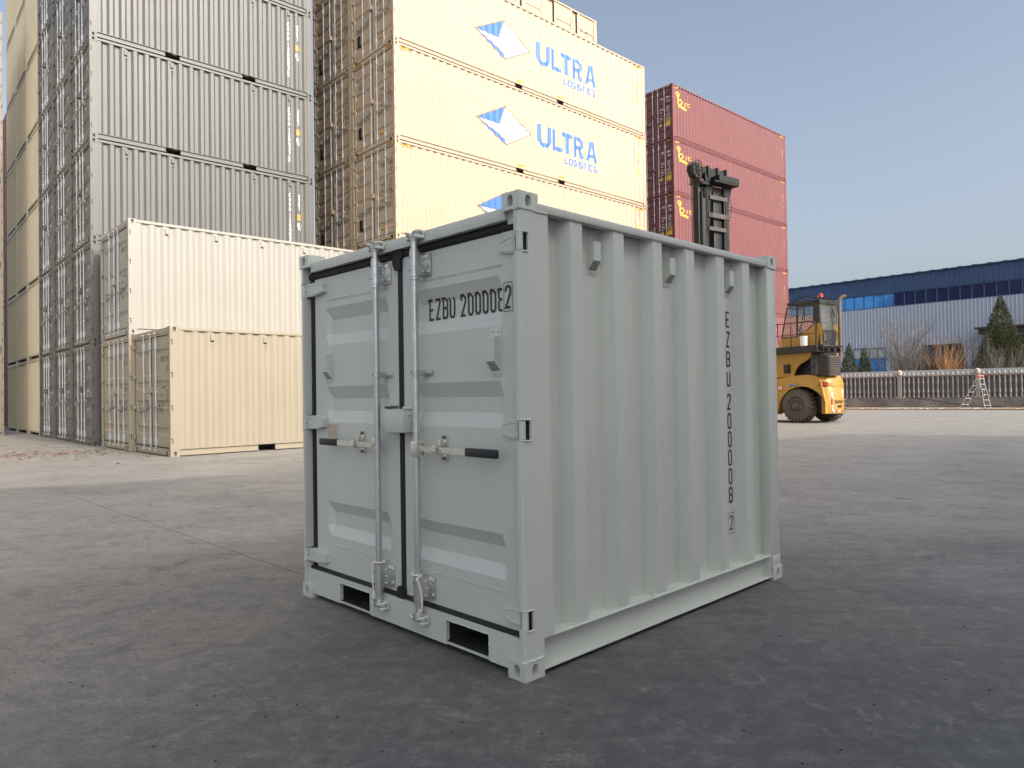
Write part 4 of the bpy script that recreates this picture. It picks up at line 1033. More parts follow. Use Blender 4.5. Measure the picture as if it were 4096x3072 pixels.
def door_text(key, args, num, chk, code, mat, hc=False, big=False):
    nodes, rib, prof = make_container(key, *args[0], **args[1]); H = args[0][1]
    fn = door_fn(prof); br = [p[0] for p in prof]
    D = Decal(); D2 = Decal()
    y = H - .68
    D.text(num[:4], -.83 if hc else -.68, y, .038, .13, .014, .012); D.text(num[4:], -.46 if hc else -.36, y, .038, .13, .014, .012); D.ch(chk, -.13 if not hc else -.155, y, .030, .12, .012); 
    D.text(code, -.40 if hc else -.32, y - .21, .042, .12, .014, .014)
    rows = ['MAX.GROSS', 'TARE', 'NET', 'CU.CAP.']; vals = ['32,500 KG', '71,650 LB', '3,980 KG', '8,775 LB', '28,520 KG', '62,880 LB', '76.5 CU.M', '2,700 CU.FT']
    for i, r in enumerate(rows): D2.text(r, -.83 if hc else -.68, y - .56 - i * .16, .022, .075, .010, .006)
    for i, r in enumerate(vals): D2.text(r, -.42 if hc else -.35, y - .46 - i * .078, .018, .050, .007, .006)
    return [Node('door_number', D.lay(key + '_num', M[mat], fn, (), br)), Node('weight_table', D2.lay(key + '_tab', M[mat], fn, (), br))]

def side_number(key, args, num, chk, code, mat, s0, s1, top, sticker=True, tri=False, th=.022, h=.115):
    nodes, rib, prof = make_container(key, *args[0], **args[1]); fn = side_fn(rib); out = []
    D = Decal(); y = top
    for c in num:
        if c == ' ': y -= h * .5; continue
        D.ch(c, s0 - .035, y - h, .07, h, th); y -= h + .026
    y -= .035; D.ch(chk, s0 - .028, y - h, .056, h, th * .8); D.frame(s0 - .045, s0 + .045, y - h - .015, y + .015, .008)
    y = top
    for c in code: D.ch(c, s1 - .035, y - h * .9, .07, h * .9, th); y -= h * .9 + .022
    out.append(Node('side_number', D.lay(key + '_snum', M[mat], fn, BRK(rib, s0 - .1, s1 + .1))))
    if sticker:
        E = Decal(); E.rect(s1 - .065, s1 + .065, top - .78, top - .61); q = E.lay(key + '_stk', M['orange' if not tri else 'yellow'], fn, BRK(rib, s1 - .1, s1 + .1))
        F = Decal(); F.text('2.9', s1 - .05, top - .70, .026, .06, .009, .006); F.text('9.6', s1 - .05, top - .77, .026, .045, .008, .006)
        out.append(Node('height_sticker', q, kids=[Node('sticker_lettering', F.lay(key + '_stl', M['inkb'], lambda a, b, l: fn(a, b, l) + Vector((0, -.0012, 0)), BRK(rib, s1 - .1, s1 + .1)))]))
        G_ = Decal(); G_.text('IC', s1 - .055, top - .97, .04, .08, .014, .012); G_.frame(s1 - .065, s1 + .065, top - .99, top - .87, .010, .5); G_.text('70', s1 - .05, top - 1.09, .04, .075, .014, .012)
        out.append(Node('side_symbol', G_.lay(key + '_ic', M[mat], fn, BRK(rib, s1 - .1, s1 + .1))))
    if tri:
        E = Decal(); E.poly([(s1 - .09, top - 1.43), (s1 + .09, top - 1.43), (s1, top - 1.17)]); F = Decal(); F.stroke([(s1 - .09, top - 1.43), (s1 + .09, top - 1.43), (s1, top - 1.17), (s1 - .09, top - 1.43)], .012)
        out.append(Node('warning_triangle', E.lay(key + '_tri', M['yellow'], fn, BRK(rib, s1 - .1, s1 + .1)), kids=[Node('triangle_outline', F.lay(key + '_tro', M['ink'], lambda a, b, l: fn(a, b, l) + Vector((0, -.0012, 0)), BRK(rib, s1 - .1, s1 + .1)))]))
    return out

def hazard(kind, key, H, L, rib=None):
    out = []
    if kind == 'door':
        for a in (-2.15, -.40):
            D = Decal()
            for k in range(5): D.poly([(a + k * .056, H - .095), (a + k * .056 + .03, H - .095), (a + k * .056 + .052, H - .03), (a + k * .056 + .022, H - .03)])
            B = Decal(); B.rect(a - .01, a + .29, H - .10, H - .025)
            out.append(Node('hazard_stripes', B.lay(key + '_hzb', M['ink'], lambda a_, b, l: Vector((.0065, -a_, b))), kids=[Node('yellow_stripes', D.lay(key + '_hzy', M['orange'], lambda a_, b, l: Vector((.0050, -a_, b))))]))
    else:
        fn = side_fn(rib)
        for a in (.22, L - .62):
            D = Decal()
            for k in range(5): D.poly([(a + k * .08, H - .17), (a + k * .08 + .045, H - .17), (a + k * .08 + .075, H - .09), (a + k * .08 + .03, H - .09)])
            B = Decal(); B.rect(a - .01, a + .41, H - .175, H - .085)
            out.append(Node('hazard_stripes', B.lay(key + '_hsb', M['inkb'], fn, BRK(rib, a, a + .45)), kids=[Node('yellow_stripes', D.lay(key + '_hsy', M['orange'], lambda p, q, l: fn(p, q, l) + Vector((0, -.0014, 0)), BRK(rib, a, a + .45)))]))
    return out

# grey twenty-footers (three columns of doors, nearest column shows its lit side)
GX, GY, GA = -10.534, 17.80, R(42.0)
gargs = A20('grey', three=True, slope=.055, vents=V20, troughs=[(.42, .66), (.98, 1.22), (1.42, 1.66), (H8 - .74, H8 - .50)])
gnums = ['126911', '126920', '126902', '126937', '126903', '126915']; gchk = '462114'
gst = dict(key='grey20')
def along(x, y, a, w_): return (x - w_ * math.sin(a), y + w_ * math.cos(a))
gdoor_txt = door_text('grey20', gargs, 'CWWU126903', '1', '22G1', 'wink')
ordn = ['bottom', 'second', 'third', 'fourth', 'fifth', 'sixth', 'seventh']
colw = ['first', 'second', 'farthest']
for c in range(3):
    w0 = c * 2.50
    for k in range(6 if c < 2 else 7):
        ex = list(gdoor_txt)
        if c == 0: ex += side_number('grey20', gargs, 'CWWU ' + gnums[k], gchk[k], '22G1', 'wink', 5.29, 5.585, 2.12)
        lab = ('grey container, %s from the ground, in the stack showing ribbed sides to the yard' % ordn[k]) if c == 0 else ('grey container, %s from the ground, in the %s of three door-end columns' % (ordn[k], colw[c]))
        if c == 0 and 1 < k < 5: lab = 'grey container numbered CWWU %s %s, %s from the ground' % (gnums[k], gchk[k], ordn[k])
        place('grey20', gargs, lab, along(GX, GY, GA, w0), GA, k * H8, 'grey containers stacked at the left', extra=ex)
# sand coloured twenty-footers showing closed ribbed ends
sargs = A20('sand')
for c in range(3):
    for k in range(7):
        place('sand20', sargs, 'sand container, closed end, %s from the ground in the %s sand column' % (ordn[k], ['nearest', 'middle', 'farthest'][c]),
              along(GX, GY, GA, 7.42 + c * 2.49), GA, k * H8, 'sand coloured containers with closed ends', facing='far')
# dark red stacks beyond them
rargs = A40('red', pockets=(), slope=.055)
for c in range(2):
    for k in range(5):
        p = along(GX, GY, GA, 17.3 + c * 2.52); p = (p[0] + .53 * math.cos(GA), p[1] + .53 * math.sin(GA))
        place('red40', rargs, 'dark red container in the left gap, %s from the ground, %s' % (ordn[k], ['beside the sand column', 'in the farther column'][c]),
              p, GA, k * H9, 'dark red containers in the left gap', facing='far')
# tall cream stack at the left edge
cargs = A40('cream')
LA = R(43); px_, py_ = -17.29, 24.18
for k in range(5):
    ox, oy = px_ - CW * math.sin(LA), py_ + CW * math.cos(LA)
    n_ = make_container('dull40', *A40('dull')[0], **A40('dull')[1])[0]
    thing('shipping_container', 'cream container at the left edge of the photo, %s from the ground' % ordn[k], 'shipping container', (ox, oy, k * H9), LA + PI, 'cream containers at the left edge', n_)

# tan and white twenty-footers in the middle distance
TX, TY, TA = -6.7394, 14.0076, .7648546
WX, WY, WA = -8.4648, 15.7109, .745476
targs = A20('tan', three=True, vents=V20, handz=.92, lockz=1.35, troughs=[(.40, .58), (.95, 1.13), (1.35, 1.53), (2.02, 2.18)])
place('tan20', targs, 'tan container on the ground with its ribbed side in sun, nothing stacked on it', (TX, TY), TA, 0, 'tan and white containers left of the small one', extra=door_text('tan20', targs, 'CVVU226122', '4', '22G1', 'inkb'))
t4args = A20('tan', vents=V20, handz=.92, lockz=1.35, troughs=[(.40, .58), (.95, 1.13), (1.35, 1.53), (2.02, 2.18)])
place('tanfour20', t4args, 'tan container directly under the white container, four lock rods in shade', (WX, WY), WA, 0, 'tan and white containers left of the small one', extra=door_text('tanfour20', t4args, 'HHXU342007', '1', '22G1', 'inkb'))
wargs = A20('white', three=True, vents=(.81, 1.93, 3.06, 4.19, 5.30), handz=.98, lockz=1.30, troughs=[(.40, .58), (.95, 1.13), (1.35, 1.53), (2.02, 2.18)])
place('white20', wargs, 'bright off-white container with a ribbed sunlit side, stacked on a tan container', (WX, WY), WA, H8, 'tan and white containers left of the small one', extra=door_text('white20', wargs, 'HHXU220010', '6', '22G1', 'inkb'))

# cream forty-footers with the big blue lettering
CX, CY, CA = -3.3182, 20.6859, .7475
def ultra(key, args):
    nodes, rib, prof = make_container(key, *args[0], **args[1]); fn = side_fn(rib)
    out = []
    def lay(name, D, mat, off, a, b, nm):
        return Node(nm, D.lay(name, M[mat], lambda x, y, l: fn(x, y, l) + Vector((0, -off, 0)), BRK(rib, a, b)))
    lf, tp, rt, bt, m1, m2 = (3.17, 1.456), (4.42, 2.106), (5.62, 1.436), (4.43, .816), (4.18, 1.456), (4.64, 1.456)
    i1 = (4.385, .99)
    W_ = Decal(); W_.poly([lf, bt, rt, tp]); out.append(lay('lgw', W_, 'logow', 0, 3, 6, 'logo_diamond'))
    B_ = Decal(); B_.poly([lf, m1, tp]); B_.poly([lf, (3.9, 1.06), bt, i1, (4.0, 1.17), (3.5, 1.34)]); out.append(lay('lgb', B_, 'blue', .0015, 3, 6, 'logo_blue_facets'))
    K = Decal(); t_ = .034
    for i, pl in enumerate([[lf, bt, rt, tp, lf], [lf, m1], [tp, m1], [m1, bt], [tp, m2], [m2, bt], [m2, rt], [(4.50, 1.98), (5.0, 1.72), rt], [lf, (3.5, 1.34), (4.0, 1.17), i1]]): K.stroke(pl, t_ if i == 0 else .024, i * .35)
    out.append(lay('lgk', K, 'inkb', .003, 3, 6, 'logo_outline'))
    T_ = Decal(); z0, h, th = 1.165, .76, .155
    T_.stroke([(6.03, z0 + h), (6.03, z0 + .22), (6.12, z0 + .08), (6.24, z0 + .06), (6.40, z0 + .06), (6.49, z0 + .12), (6.55, z0 + .24), (6.55, z0 + h)], th)
    T_.stroke([(6.78, z0 + h), (6.78, z0 + .075), (7.20, z0 + .075)], th)
    T_.stroke([(7.19, z0 + h - .075), (7.75, z0 + h - .075)], th); T_.stroke([(7.47, z0 + h - .1), (7.47, z0)], th, .5)
    T_.stroke([(7.91, z0), (7.91, z0 + h - .07), (8.16, z0 + h - .07), (8.27, z0 + h - .15), (8.27, z0 + .44), (8.17, z0 + .36), (7.95, z0 + .36)], .135); T_.stroke([(8.10, z0 + .36), (8.30, z0)], .14, .5)
    T_.poly([(8.50, z0), (8.65, z0), (8.83, z0 + .56), (8.835, z0 + h), (8.74, z0 + h)]); T_.poly([(8.99, z0), (9.15, z0), (8.93, z0 + h), (8.836, z0 + h), (8.83, z0 + .56)]); T_.poly([(8.66, z0 + .15), (8.98, z0 + .15), (8.95, z0 + .27), (8.70, z0 + .27)], .5)
    out.append(lay('ult', T_, 'blue', 0, 5.9, 9.3, 'blue_lettering'))
    L_ = Decal(); x = 7.35
    for c in 'LOGISTICS':
        wd = .045 if c == 'I' else .185
        if c == 'I': L_.stroke([(x + .022, .79), (x + .022, 1.05)], .040)
        else: L_.ch(c, x, .79, wd, .26, .054)
        x += wd + .047
    out.append(lay('lgs', L_, 'blue', 0, 7.2, 9.3, 'small_blue_lettering'))
    for s in (4.93, 6.98):
        F_ = Decal(); F_.rect(s, s + .35, .215, .300); F2 = Decal(); F2.text('DO NOT LIFT', s + .01, .225, .022, .065, .008, .006)
        out.append(Node('pocket_sticker', F_.lay('pst', M['orange'], fn, BRK(rib, 4.8, 7.5)), kids=[Node('sticker_lettering', F2.lay('pstl', M['inkb'], lambda x_, y_, l: fn(x_, y_, l) + Vector((0, -.0014, 0)), BRK(rib, 4.8, 7.5)))]))
    return out
c40 = A40('cream')
ULT = ultra('cream40', c40)
rib40 = make_container('cream40', *c40[0], **c40[1])[1]; prof40 = make_container('cream40', *c40[0], **c40[1])[2]
HZ = hazard('door', 'cream40', H9, 12.192) + hazard('side', 'cream40', H9, 12.192, rib40)
def cdoor_marks(ink='ink'):
    fn = door_fn(prof40); br = [p[0] for p in prof40]; out = []
    D = Decal(); D.rect(-2.09, -1.91, .50, .86); out.append(Node('black_placard', D.lay('cpl', M['ink'], fn, (), br)))
    D = Decal(); D.poly([(-.82, .34), (-.57, .34), (-.66, .55)]); K = Decal(); K.stroke([(-.82, .34), (-.57, .34), (-.66, .55), (-.82, .34)], .018)
    out.append(Node('warning_triangle', D.lay('ctr', M['orange'], fn, (), br), kids=[Node('triangle_outline', K.lay('ctro', M['ink'], lambda a, b, l: fn(a, b, l) - Vector((.0014, 0, 0)), (), br))]))
    D = Decal(); D.stroke([(-1.94 + .07 * math.cos(t * PI / 8), 2.15 + .11 * math.sin(t * PI / 8)) for t in range(16)] + [(-1.87, 2.15)], .014); D.stroke([(-1.975, 2.10), (-1.94, 2.20), (-1.905, 2.10)], .012)
    out.append(Node('round_mark', D.lay('crm', M['navy'], fn, (), br)))
    return out
CDM = cdoor_marks()
SN40 = side_number('cream40', c40, 'HHXU 348222', '2', '45G1', 'inkb', 11.44, 11.70, 2.70, tri=True, th=.014, h=.085)
c0num = ['348190', '348204', '348221', '348222', '348230']
for k in range(5):
    place('cream40', c40, 'cream container with blue ULTRA LOGISTICS lettering, %s from the ground' % ordn[k], (CX, CY), CA, k * H9, 'cream containers with blue lettering',
          extra=ULT + HZ + CDM + SN40 + door_text('cream40', c40, 'HHXU' + c0num[k], '2', '45G1', 'inkb', hc=True))
# second column: side-door containers
sd40 = A40('cream', sidedoors=True)
HZ2 = hazard('door', 'creamside40', H9, 12.192)
for k in range(6):
    ex = HZ2 + CDM + door_text('creamside40', sd40, 'HHXU' + ['347900', '347978', '347978', '343574', '348251', '347005'][k], '5', '4563', 'inkb', hc=True)
    D = Decal(); D.text('HHXU', 11.12, 2.12, .030, .11, .012, .010); D.text('347005', 11.42, 2.12, .030, .11, .012, .010); D.ch('5', 11.86, 2.12, .030, .11, .012); D.text('4563', 11.45, 1.94, .034, .11, .012, .012)
    ex = ex + [Node('side_number', D.lay('sdt', M['inkb'], lambda a, b, l: Vector((a, .0275 - .0008 * l if (a < 11.02 or a > 12.0) else .0295 + (.03 if 1.99 < b < 2.13 else 0) * 0, b))))]
    D = Decal(); D.rect(11.78, 11.90, 1.25, 1.42); ex.append(Node('height_sticker', D.lay('sds', M['orange'], lambda a, b, l: Vector((a, .0275, b)))))
    place('creamside40', sd40, 'cream container, %s from the ground, behind the blue-lettered stack' % ordn[k] if k < 5 else 'cream container with side doors, topmost behind the blue-lettered stack',
          along(CX, CY, CA, 2.50), CA, k * H9, 'cream containers behind the lettered stack', extra=ex)

# red forty-footers with the yellow emblem
RX, RY, RA = 8.6621, 37.1266, .731312
ribr, profr = make_container('red40', *rargs[0], **rargs[1])[1:]
def redmarks():
    fn = side_fn(ribr); dfn = door_fn(profr); br = [p[0] for p in profr]; out = []
    D = Decal(); t_ = .06; ox = .42
    def circ(cx, cy, rx, ry, n=10): return [(cx + rx * math.cos(2 * PI * k / n), cy + ry * math.sin(2 * PI * k / n)) for k in range(n)] + [(cx + rx, cy)]
    D.stroke(circ(.46, 2.47, .055, .085), .045); D.stroke(circ(.63, 2.47, .060, .080), .045, .4)
    D.stroke([(.44, 2.33), (.52, 2.29), (.62, 2.31), (.67, 2.36)], .05, .8)
    D.stroke([(.46, 2.36), (.50, 2.24), (.56, 2.20), (.50, 2.12), (.50, 1.95), (.56, 1.90)], .085, 1.2)
    D.stroke([(.50, 2.10), (.72, 2.20), (.90, 2.13), (.86, 2.02), (.72, 1.93), (.54, 1.93)], .07, 1.6)
    D.stroke([(.50, 1.94), (.62, 1.84), (.80, 1.80), (.95, 1.86), (1.15, 1.84), (1.28, 1.80)], .075, 2.0)
    D.stroke([(.80, 1.80), (1.0, 1.79), (1.28, 1.76)], .06, 2.4)
    x = .93
    for c in 'riz': D.ch(c, x, 2.00, .10 if c != 'i' else .07, .24, .035, 2.8); x += .15 if c != 'i' else .10
    D.ch('o', x, 2.0, .11, .24, .035, 2.8); x += .15; D.ch('C', x, 1.99, .13, .20, .035, 2.8)
    out.append(Node('yellow_emblem', D.lay('remb', M['yellow'], fn, BRK(ribr, .1, 1.9))))
    D = Decal(); D.rect(-.50, -.19, .74, 1.16); K = Decal()
    for i, r in enumerate(('CAUTION', '9.6', 'HIGH')): K.text(r, -.46, 1.03 - i * .12, .026, .075, .010, .008)
    out.append(Node('yellow_placard', D.lay('ryp', M['yellow'], dfn, (), br), kids=[Node('placard_lettering', K.lay('rypl', M['ink'], lambda a, b, l: dfn(a, b, l) - Vector((.0014, 0, 0)), (), br))]))
    D = Decal(); D.poly([(-.93, .82), (-.72, .82), (-.82, 1.03)]); out.append(Node('warning_triangle', D.lay('rtr', M['yellow'], dfn, (), br)))
    return out
RM = redmarks() + hazard('door', 'red40', H9, 12.192) + hazard('side', 'red40', H9, 12.192, ribr)
RN = side_number('red40', rargs, 'YZCU 200436', '2', '45G1', 'wink', 11.52, 11.80, 2.54, tri=True, th=.022, h=.088)
for k in range(6):
    place('red40', rargs, 'red container with a yellow emblem, %s from the ground of the tall stack' % ordn[k], (RX, RY), RA, k * H9, 'red containers behind the yellow truck',
          extra=RM + RN + door_text('red40', rargs, 'YZCU' + ['200401', '200412', '200423', '200439', '200437', '200436'][k], '248842'[k], '45G1', 'wink', hc=True))
r20 = ((12.192, H8, 'red'), dict(pockets=()))
for k in range(2):
    place('redlow40', r20, 'low red container just behind the cab of the yellow truck, %s' % ['at ground level', 'upper of the two'][k], (RX + 3.0 * math.sin(RA) - 2.04 * math.cos(RA), RY - 3.0 * math.cos(RA) - 2.04 * math.sin(RA)), RA, k * H8, 'low red stack behind the truck')

# ------------------------------------------------------------------ the yellow container handler
def build_truck():
    Y, K, N = M['truck'], M['truckblk'], []
    # wheels --------------------------------------------------------
    def wheel(name='wheel'):
        R0, wd = .572, .46
        prof = [(0, .19), (.02, .20), (.02, .30), (-.015, .33), (-.01, .46), (.03, .535), (.07, R0 - .012), (wd - .07, R0 - .012), (wd - .03, .535), (wd, .46), (wd, .30), (wd - .05, .2)]
        n = 40; vs = []; fs = []
        for i in range(n):
            t = 2 * PI * i / n
            for y, r in prof: vs.append((r * math.cos(t), -y, r * math.sin(t)))
        m_ = len(prof)
        for i in range(n):
            for j in range(m_ - 1): fs.append((i * m_ + j, ((i + 1) % n) * m_ + j, ((i + 1) % n) * m_ + j + 1, i * m_ + j + 1))
        tb = MB(); tb.add(vs, fs)
        lugs = 26
        for i in range(lugs):
            for sgn in (0, 1):
                t0 = 2 * PI * (i + .5 * sgn) / lugs; pts = []
                y0, y1 = (.0, wd * .56) if sgn == 0 else (wd, wd * .44)
                for k in range(4):
                    f = k / 3; t = t0 + .17 * f; rr = R0 + .034 - (.055 if k == 0 else 0)
                    pts.append((f, t, rr, y0 + (y1 - y0) * f))
                v = []
                for f, t, rr, y in pts:
                    for dt in (-.062, .062):
                        for r in (rr - .06, rr): v.append((r * math.cos(t + dt), -y, r * math.sin(t + dt)))
                q = []
                for k in range(3):
                    a = k * 4
                    q += [(a + 1, a + 3, a + 7, a + 5), (a, a + 1, a + 5, a + 4), (a + 3, a + 2, a + 6, a + 7)]
                q += [(0, 2, 3, 1), (12, 13, 15, 14)]
                tb.add(v, q)
        rb = MB(); n = 28; prof = [(.0, .30), (.04, .285), (.05, .22), (.02, .20), (.0, .13), (-.03, .12), (-.035, .085), (-.075, .075), (-.08, .0)]
        vs = []; fs = []; m_ = len(prof)
        for i in range(n):
            t = 2 * PI * i / n
            for y, r in prof: vs.append((r * math.cos(t), -y, r * math.sin(t)))
        for i in range(n):
            for j in range(m_ - 1): fs.append((i * m_ + j, ((i + 1) % n) * m_ + j, ((i + 1) % n) * m_ + j + 1, i * m_ + j + 1))
        rb.add(vs, fs)
        for i in range(12):
            t = 2 * PI * i / 12; rb.cyl((.165 * math.cos(t), -.0, .165 * math.sin(t)), (.165 * math.cos(t), .03, .165 * math.sin(t)), .014, n=6)
        return tb.mesh('tyre', M['tyre'], 35), rb.mesh('rim', M['tyre'], 40)
    ty, ri = wheel()
    for (u, v, rot) in ((.06, -.02, 0), (.06, -2.15, PI), (4.2, .18, 0), (4.2, -2.35, PI)):
        z = .588
        N.append(Node('wheel', ty, (u, v, z), rot, kids=[Node('rim', ri)]))
    mb = MB(); mb.cyl((.06, -.3, .588), (.06, -1.9, .588), .09, n=12); mb.box(-.14, .26, -1.7, -.5, .42, .76, .04); mb.cyl((3.9, -.2, .6), (3.9, -2.0, .6), .12, n=12)
    mb.box(.5, 3.6, -1.75, -.45, .32, .95, .03); mb.box(-.70, .7, -1.45, -.65, .40, 1.30, .03); mb.box(-.95, -.45, -.62, -.45, .35, .95, .02)
    N.append(Node('chassis', mb.mesh('chassis', K)))
    mb = MB(); mb.box(-.75, -.60, -.50, -.44, 1.02, 1.13, .01); N.append(Node('tow_bracket', mb.mesh('tow', M['redl'])))
    # fender / engine hood sides with the wheel arch
    def side_poly():
        top = [(1.9, 1.30), (1.25, 1.42), (.68, 1.55), (.2, 1.63), (-.25, 1.655), (-.55, 1.62), (-.74, 1.54), (-.82, 1.40)]
        rear = [(-.86, 1.24), (-.92, .9), (-.95, .33)]
        arch = []
        cx, cz, rx, rz = -.16, .40, .86, .86
        for k in range(15):
            t = (-4 + (184 - -4) * k / 14); arch.append((cx - rx * math.cos(R(t)) , cz + rz * math.sin(R(t)) + 0))
        front = [(.74, .28), (1.9, .28)]
        arch = [(a, z) for a, z in arch if z > .42 and a > -1.0]
        return top + rear + [(-.92, .34)] + arch + front
    sp = side_poly()
    for v0, v1 in ((-.02, -.34), (-2.18, -1.86)):
        mb = MB()
        # inset rear end: shear the outline so that the tail curves inwards
        n = len(sp); vs = []
        for v in (v0, v1):
            for u, z in sp:
                if v0 < -1: u = max(u, -.30)
                k = max(0, (-u - .55)) / .6; s = 1 if v0 > -1 else -1
                vv = v - s * (k ** 2) * .16 if v == v0 else v
                if z > 1.45 and v == v0: vv -= s * (z - 1.45) * .75
                vs.append((u, vv, z))
        fs = [tuple(range(n))[::-1], tuple(range(n, 2 * n))] + [(i, (i + 1) % n, n + (i + 1) % n, n + i) for i in range(n)]
        mb.add(vs, fs)
        me = mb.mesh('fender', Y)
        bm = bmesh.new(); bm.from_mesh(me); bmesh.ops.triangulate(bm, faces=[f for f in bm.faces if len(f.verts) > 4]); bm.to_mesh(me); bm.free()
        kids = []
        if v0 > -1:
            q = MB(); 
            for k in range(14):
                t = 8 + 150 * k / 13; a = (-.16 - .90 * math.cos(R(t)), .40 + .92 * math.sin(R(t)))
            D = Decal(); D.rect(-.34, .02, 1.355, 1.425)
            kids.append(Node('number_label', D.lay('tlab', M['winfr'], lambda a, b, l: Vector((-a - .02, -.013 + .0, b - .06 + a * .12)))))
            D = Decal(); D.text('BCI-FXJ07616', -.335, 1.365, .022, .048, .007, .007); kids.append(Node('label_lettering', D.lay('tlabt', M['wink'], lambda a, b, l: Vector((-a - .02, -.0105, b - .06 + a * .12)))))
            q = MB(); q.box(.55, .67, -.022, -.005, 1.16, 1.27, .006); q.cur = 1; q.cyl((.61, -.02, 1.225), (.61, .02, 1.225), .018, n=10); q.box(.57, .65, -.018, .01, 1.12, 1.15); kids.append(Node('isolator_switch', q.mesh('iso', [M['bucket'], M['redl']])))
        N.append(Node('fender', me, kids=kids))
    # hood centre between the fenders
    mb = MB(); mb.add([(1.9, -.34, 1.30), (1.9, -1.86, 1.30), (.2, -.34, 1.66), (.2, -1.86, 1.66), (-.45, -.34, 1.66), (-.45, -1.86, 1.66), (-.60, -.40, 1.56), (-.50, -1.80, 1.50), (-.75, -.45, 1.30), (-.5, -1.75, 1.30)],
        [(0, 1, 3, 2), (2, 3, 5, 4), (4, 5, 7, 6), (6, 7, 9, 8)]); N.append(Node('engine_hood', mb.mesh('hood', Y)))
    # rear counterweight face, rounded in plan
    mb = MB(); plan = [(-.88, -.10), (-.98, -.18), (-1.06, -.30), (-1.10, -.50), (-1.11, -.80), (-1.08, -1.0), (-1.0, -1.2), (-.82, -1.45), (-.62, -1.68), (-.42, -1.84), (-.22, -1.90)]
    rows = [(.33, 1.0), (1.21, 1.0), (1.225, .985), (1.24, 1.0), (1.40, .965), (1.52, .90), (1.62, .76), (1.66, .55)]
    vs = []
    for z, s in rows:
        for u, v in plan: vs.append((-.40 + (u + .40) * s, -.95 + (v + .95) * (.5 + .5 * s if z > 1.3 else 1), z))
    m_ = len(plan); fs = [(i * m_ + j, i * m_ + j + 1, (i + 1) * m_ + j + 1, (i + 1) * m_ + j) for i in range(len(rows) - 1) for j in range(m_ - 1)]
    mb.add(vs, fs); mb.add([(u, v, .33) for u, v in plan] + [(-.40, -.95, .33)], [tuple(range(m_ + 1))])
    kids = []
    for (cu, cv_, du, dv) in ((-.935, -.135, -.70, -.71), (-.72, -1.57, .66, -.75)):
        nx, ny = (dv, -du) if cv_ > -1 else (-abs(dv), -abs(du))
        q = MB(); pts = [(.165 * max(-.82, min(.82, 1.15 * math.cos(t * PI / 8))), .078 * math.sin(t * PI / 8)) for t in range(16)]
        q.prism(pts, (cu, cv_, 1.315), (du, dv, 0), (0, 0, 1), (nx, ny, 0), -.03, .018)
        ks = []
        for a_, mt in ((-.062, 'orl'), (.062, 'redl')):
            p0 = Vector((cu + du * a_, cv_ + dv * a_, 1.315)); nn = Vector((nx, ny, 0)); ks.append(Node('lens', MB().cyl(p0 + nn * .015, p0 + nn * .036, .052, .044, 14).mesh('lens' + mt, M[mt], 40)))
        kids.append(Node('tail_light', q.mesh('tlh', M['truckblk']), kids=ks))
    D = Decal(); D.text('SANY', .50, .66, .100, .12, .026, .028); kids.append(Node('brand_lettering', D.lay('sany', M['ink'], lambda a, b, l: Vector((-1.122 - .0006 * l + max(0, a - .8) * .12, -a, b)))))
    q = MB(); q.box(-1.130, -1.08, -.86, -.66, .53, .60, .004); kids.append(Node('tow_slot', q.mesh('towslot', M['truckblk'])))
    q = MB()
    for z, c in ((.95, 0), (.73, 1), (.52, 0)): q.cur = c; q.box(-1.092, -1.06, -.41, -.35, z - .09, z + .09)
    for v, c in ((-.40, 0), (-.55, 1), (-.72, 0), (-.90, 1)): q.cur = c; q.box(-1.122, -1.07, v - .06, v + .03, .38, .43)
    q.cur = 0; q.box(-1.108, -1.05, -.98, -.90, 1.0, 1.12); q.box(-1.108, -1.05, -.97, -.92, .88, .95)
    kids.append(Node('reflector_strips', q.mesh('refl', [M['wink'], M['redl']])))
    N.append(Node('counterweight', mb.mesh('cw', Y, 40), kids=kids))
    # neck (orange brace with dark arch) and machinery below the deck
    for v0, v1 in ((-.16, -.24), (-1.96, -1.88)):
        mb = MB(); poly = [(1.9, 2.40), (-.46, 2.40), (-.44, 2.28), (-.30, 2.15), (-.05, 2.02), (.10, 1.85), (.19, 1.62), (1.9, 1.50)]
        mb.prism(poly, (0, v0, 0), (1, 0, 0), (0, 0, 1), (0, -1 if v0 > -1 else 1, 0), 0, .08); N.append(Node('neck_plate', mb.mesh('neck', Y)))
    mb = MB(); mb.box(.2, 1.9, -1.85, -.26, 1.5, 2.38); mb.box(-.25, .2, -1.7, -.5, 1.6, 2.38); mb.cyl((.2, -.4, 1.68), (-.45, -.4, 1.95), .02, n=8); mb.box(-.62, -.52, -.55, -.45, 1.6, 2.4); mb.box(-.7, -.6, -.35, -.31, 1.64, 2.36)
    mb.tube([(-.66, -.12, 2.36), (-.60, -.12, 2.30), (-.60, -.12, 1.70), (-.68, -.12, 1.64)], .022, 8)
    N.append(Node('machinery', mb.mesh('mach', M['truckblk'])))
    mb = MB(); mb.box(-1.05, -.66, -.92, -.20, 1.60, 2.28, .02)
    for k in range(8): mb.box(-1.03, -.68, -.205, -.17, 1.68 + k * .073, 1.72 + k * .073, .006)
    for k in range(8): mb.box(-1.075, -1.04, -.90, -.22, 1.68 + k * .073, 1.72 + k * .073, .006)
    N.append(Node('radiator', mb.mesh('rad', M['rusty'])))
    q = MB(); q.box(.30, .48, -.02, -.16, 1.72, 2.03, .02); N.append(Node('work_lamp', q.mesh('wl', M['truckblk'])))
    # deck
    mb = MB(); mb.box(-.84, 3.2, .17, -1.60, 2.40, 2.63, .01); mb.box(-.98, -.80, .05, -1.25, 2.52, 2.62, .01)
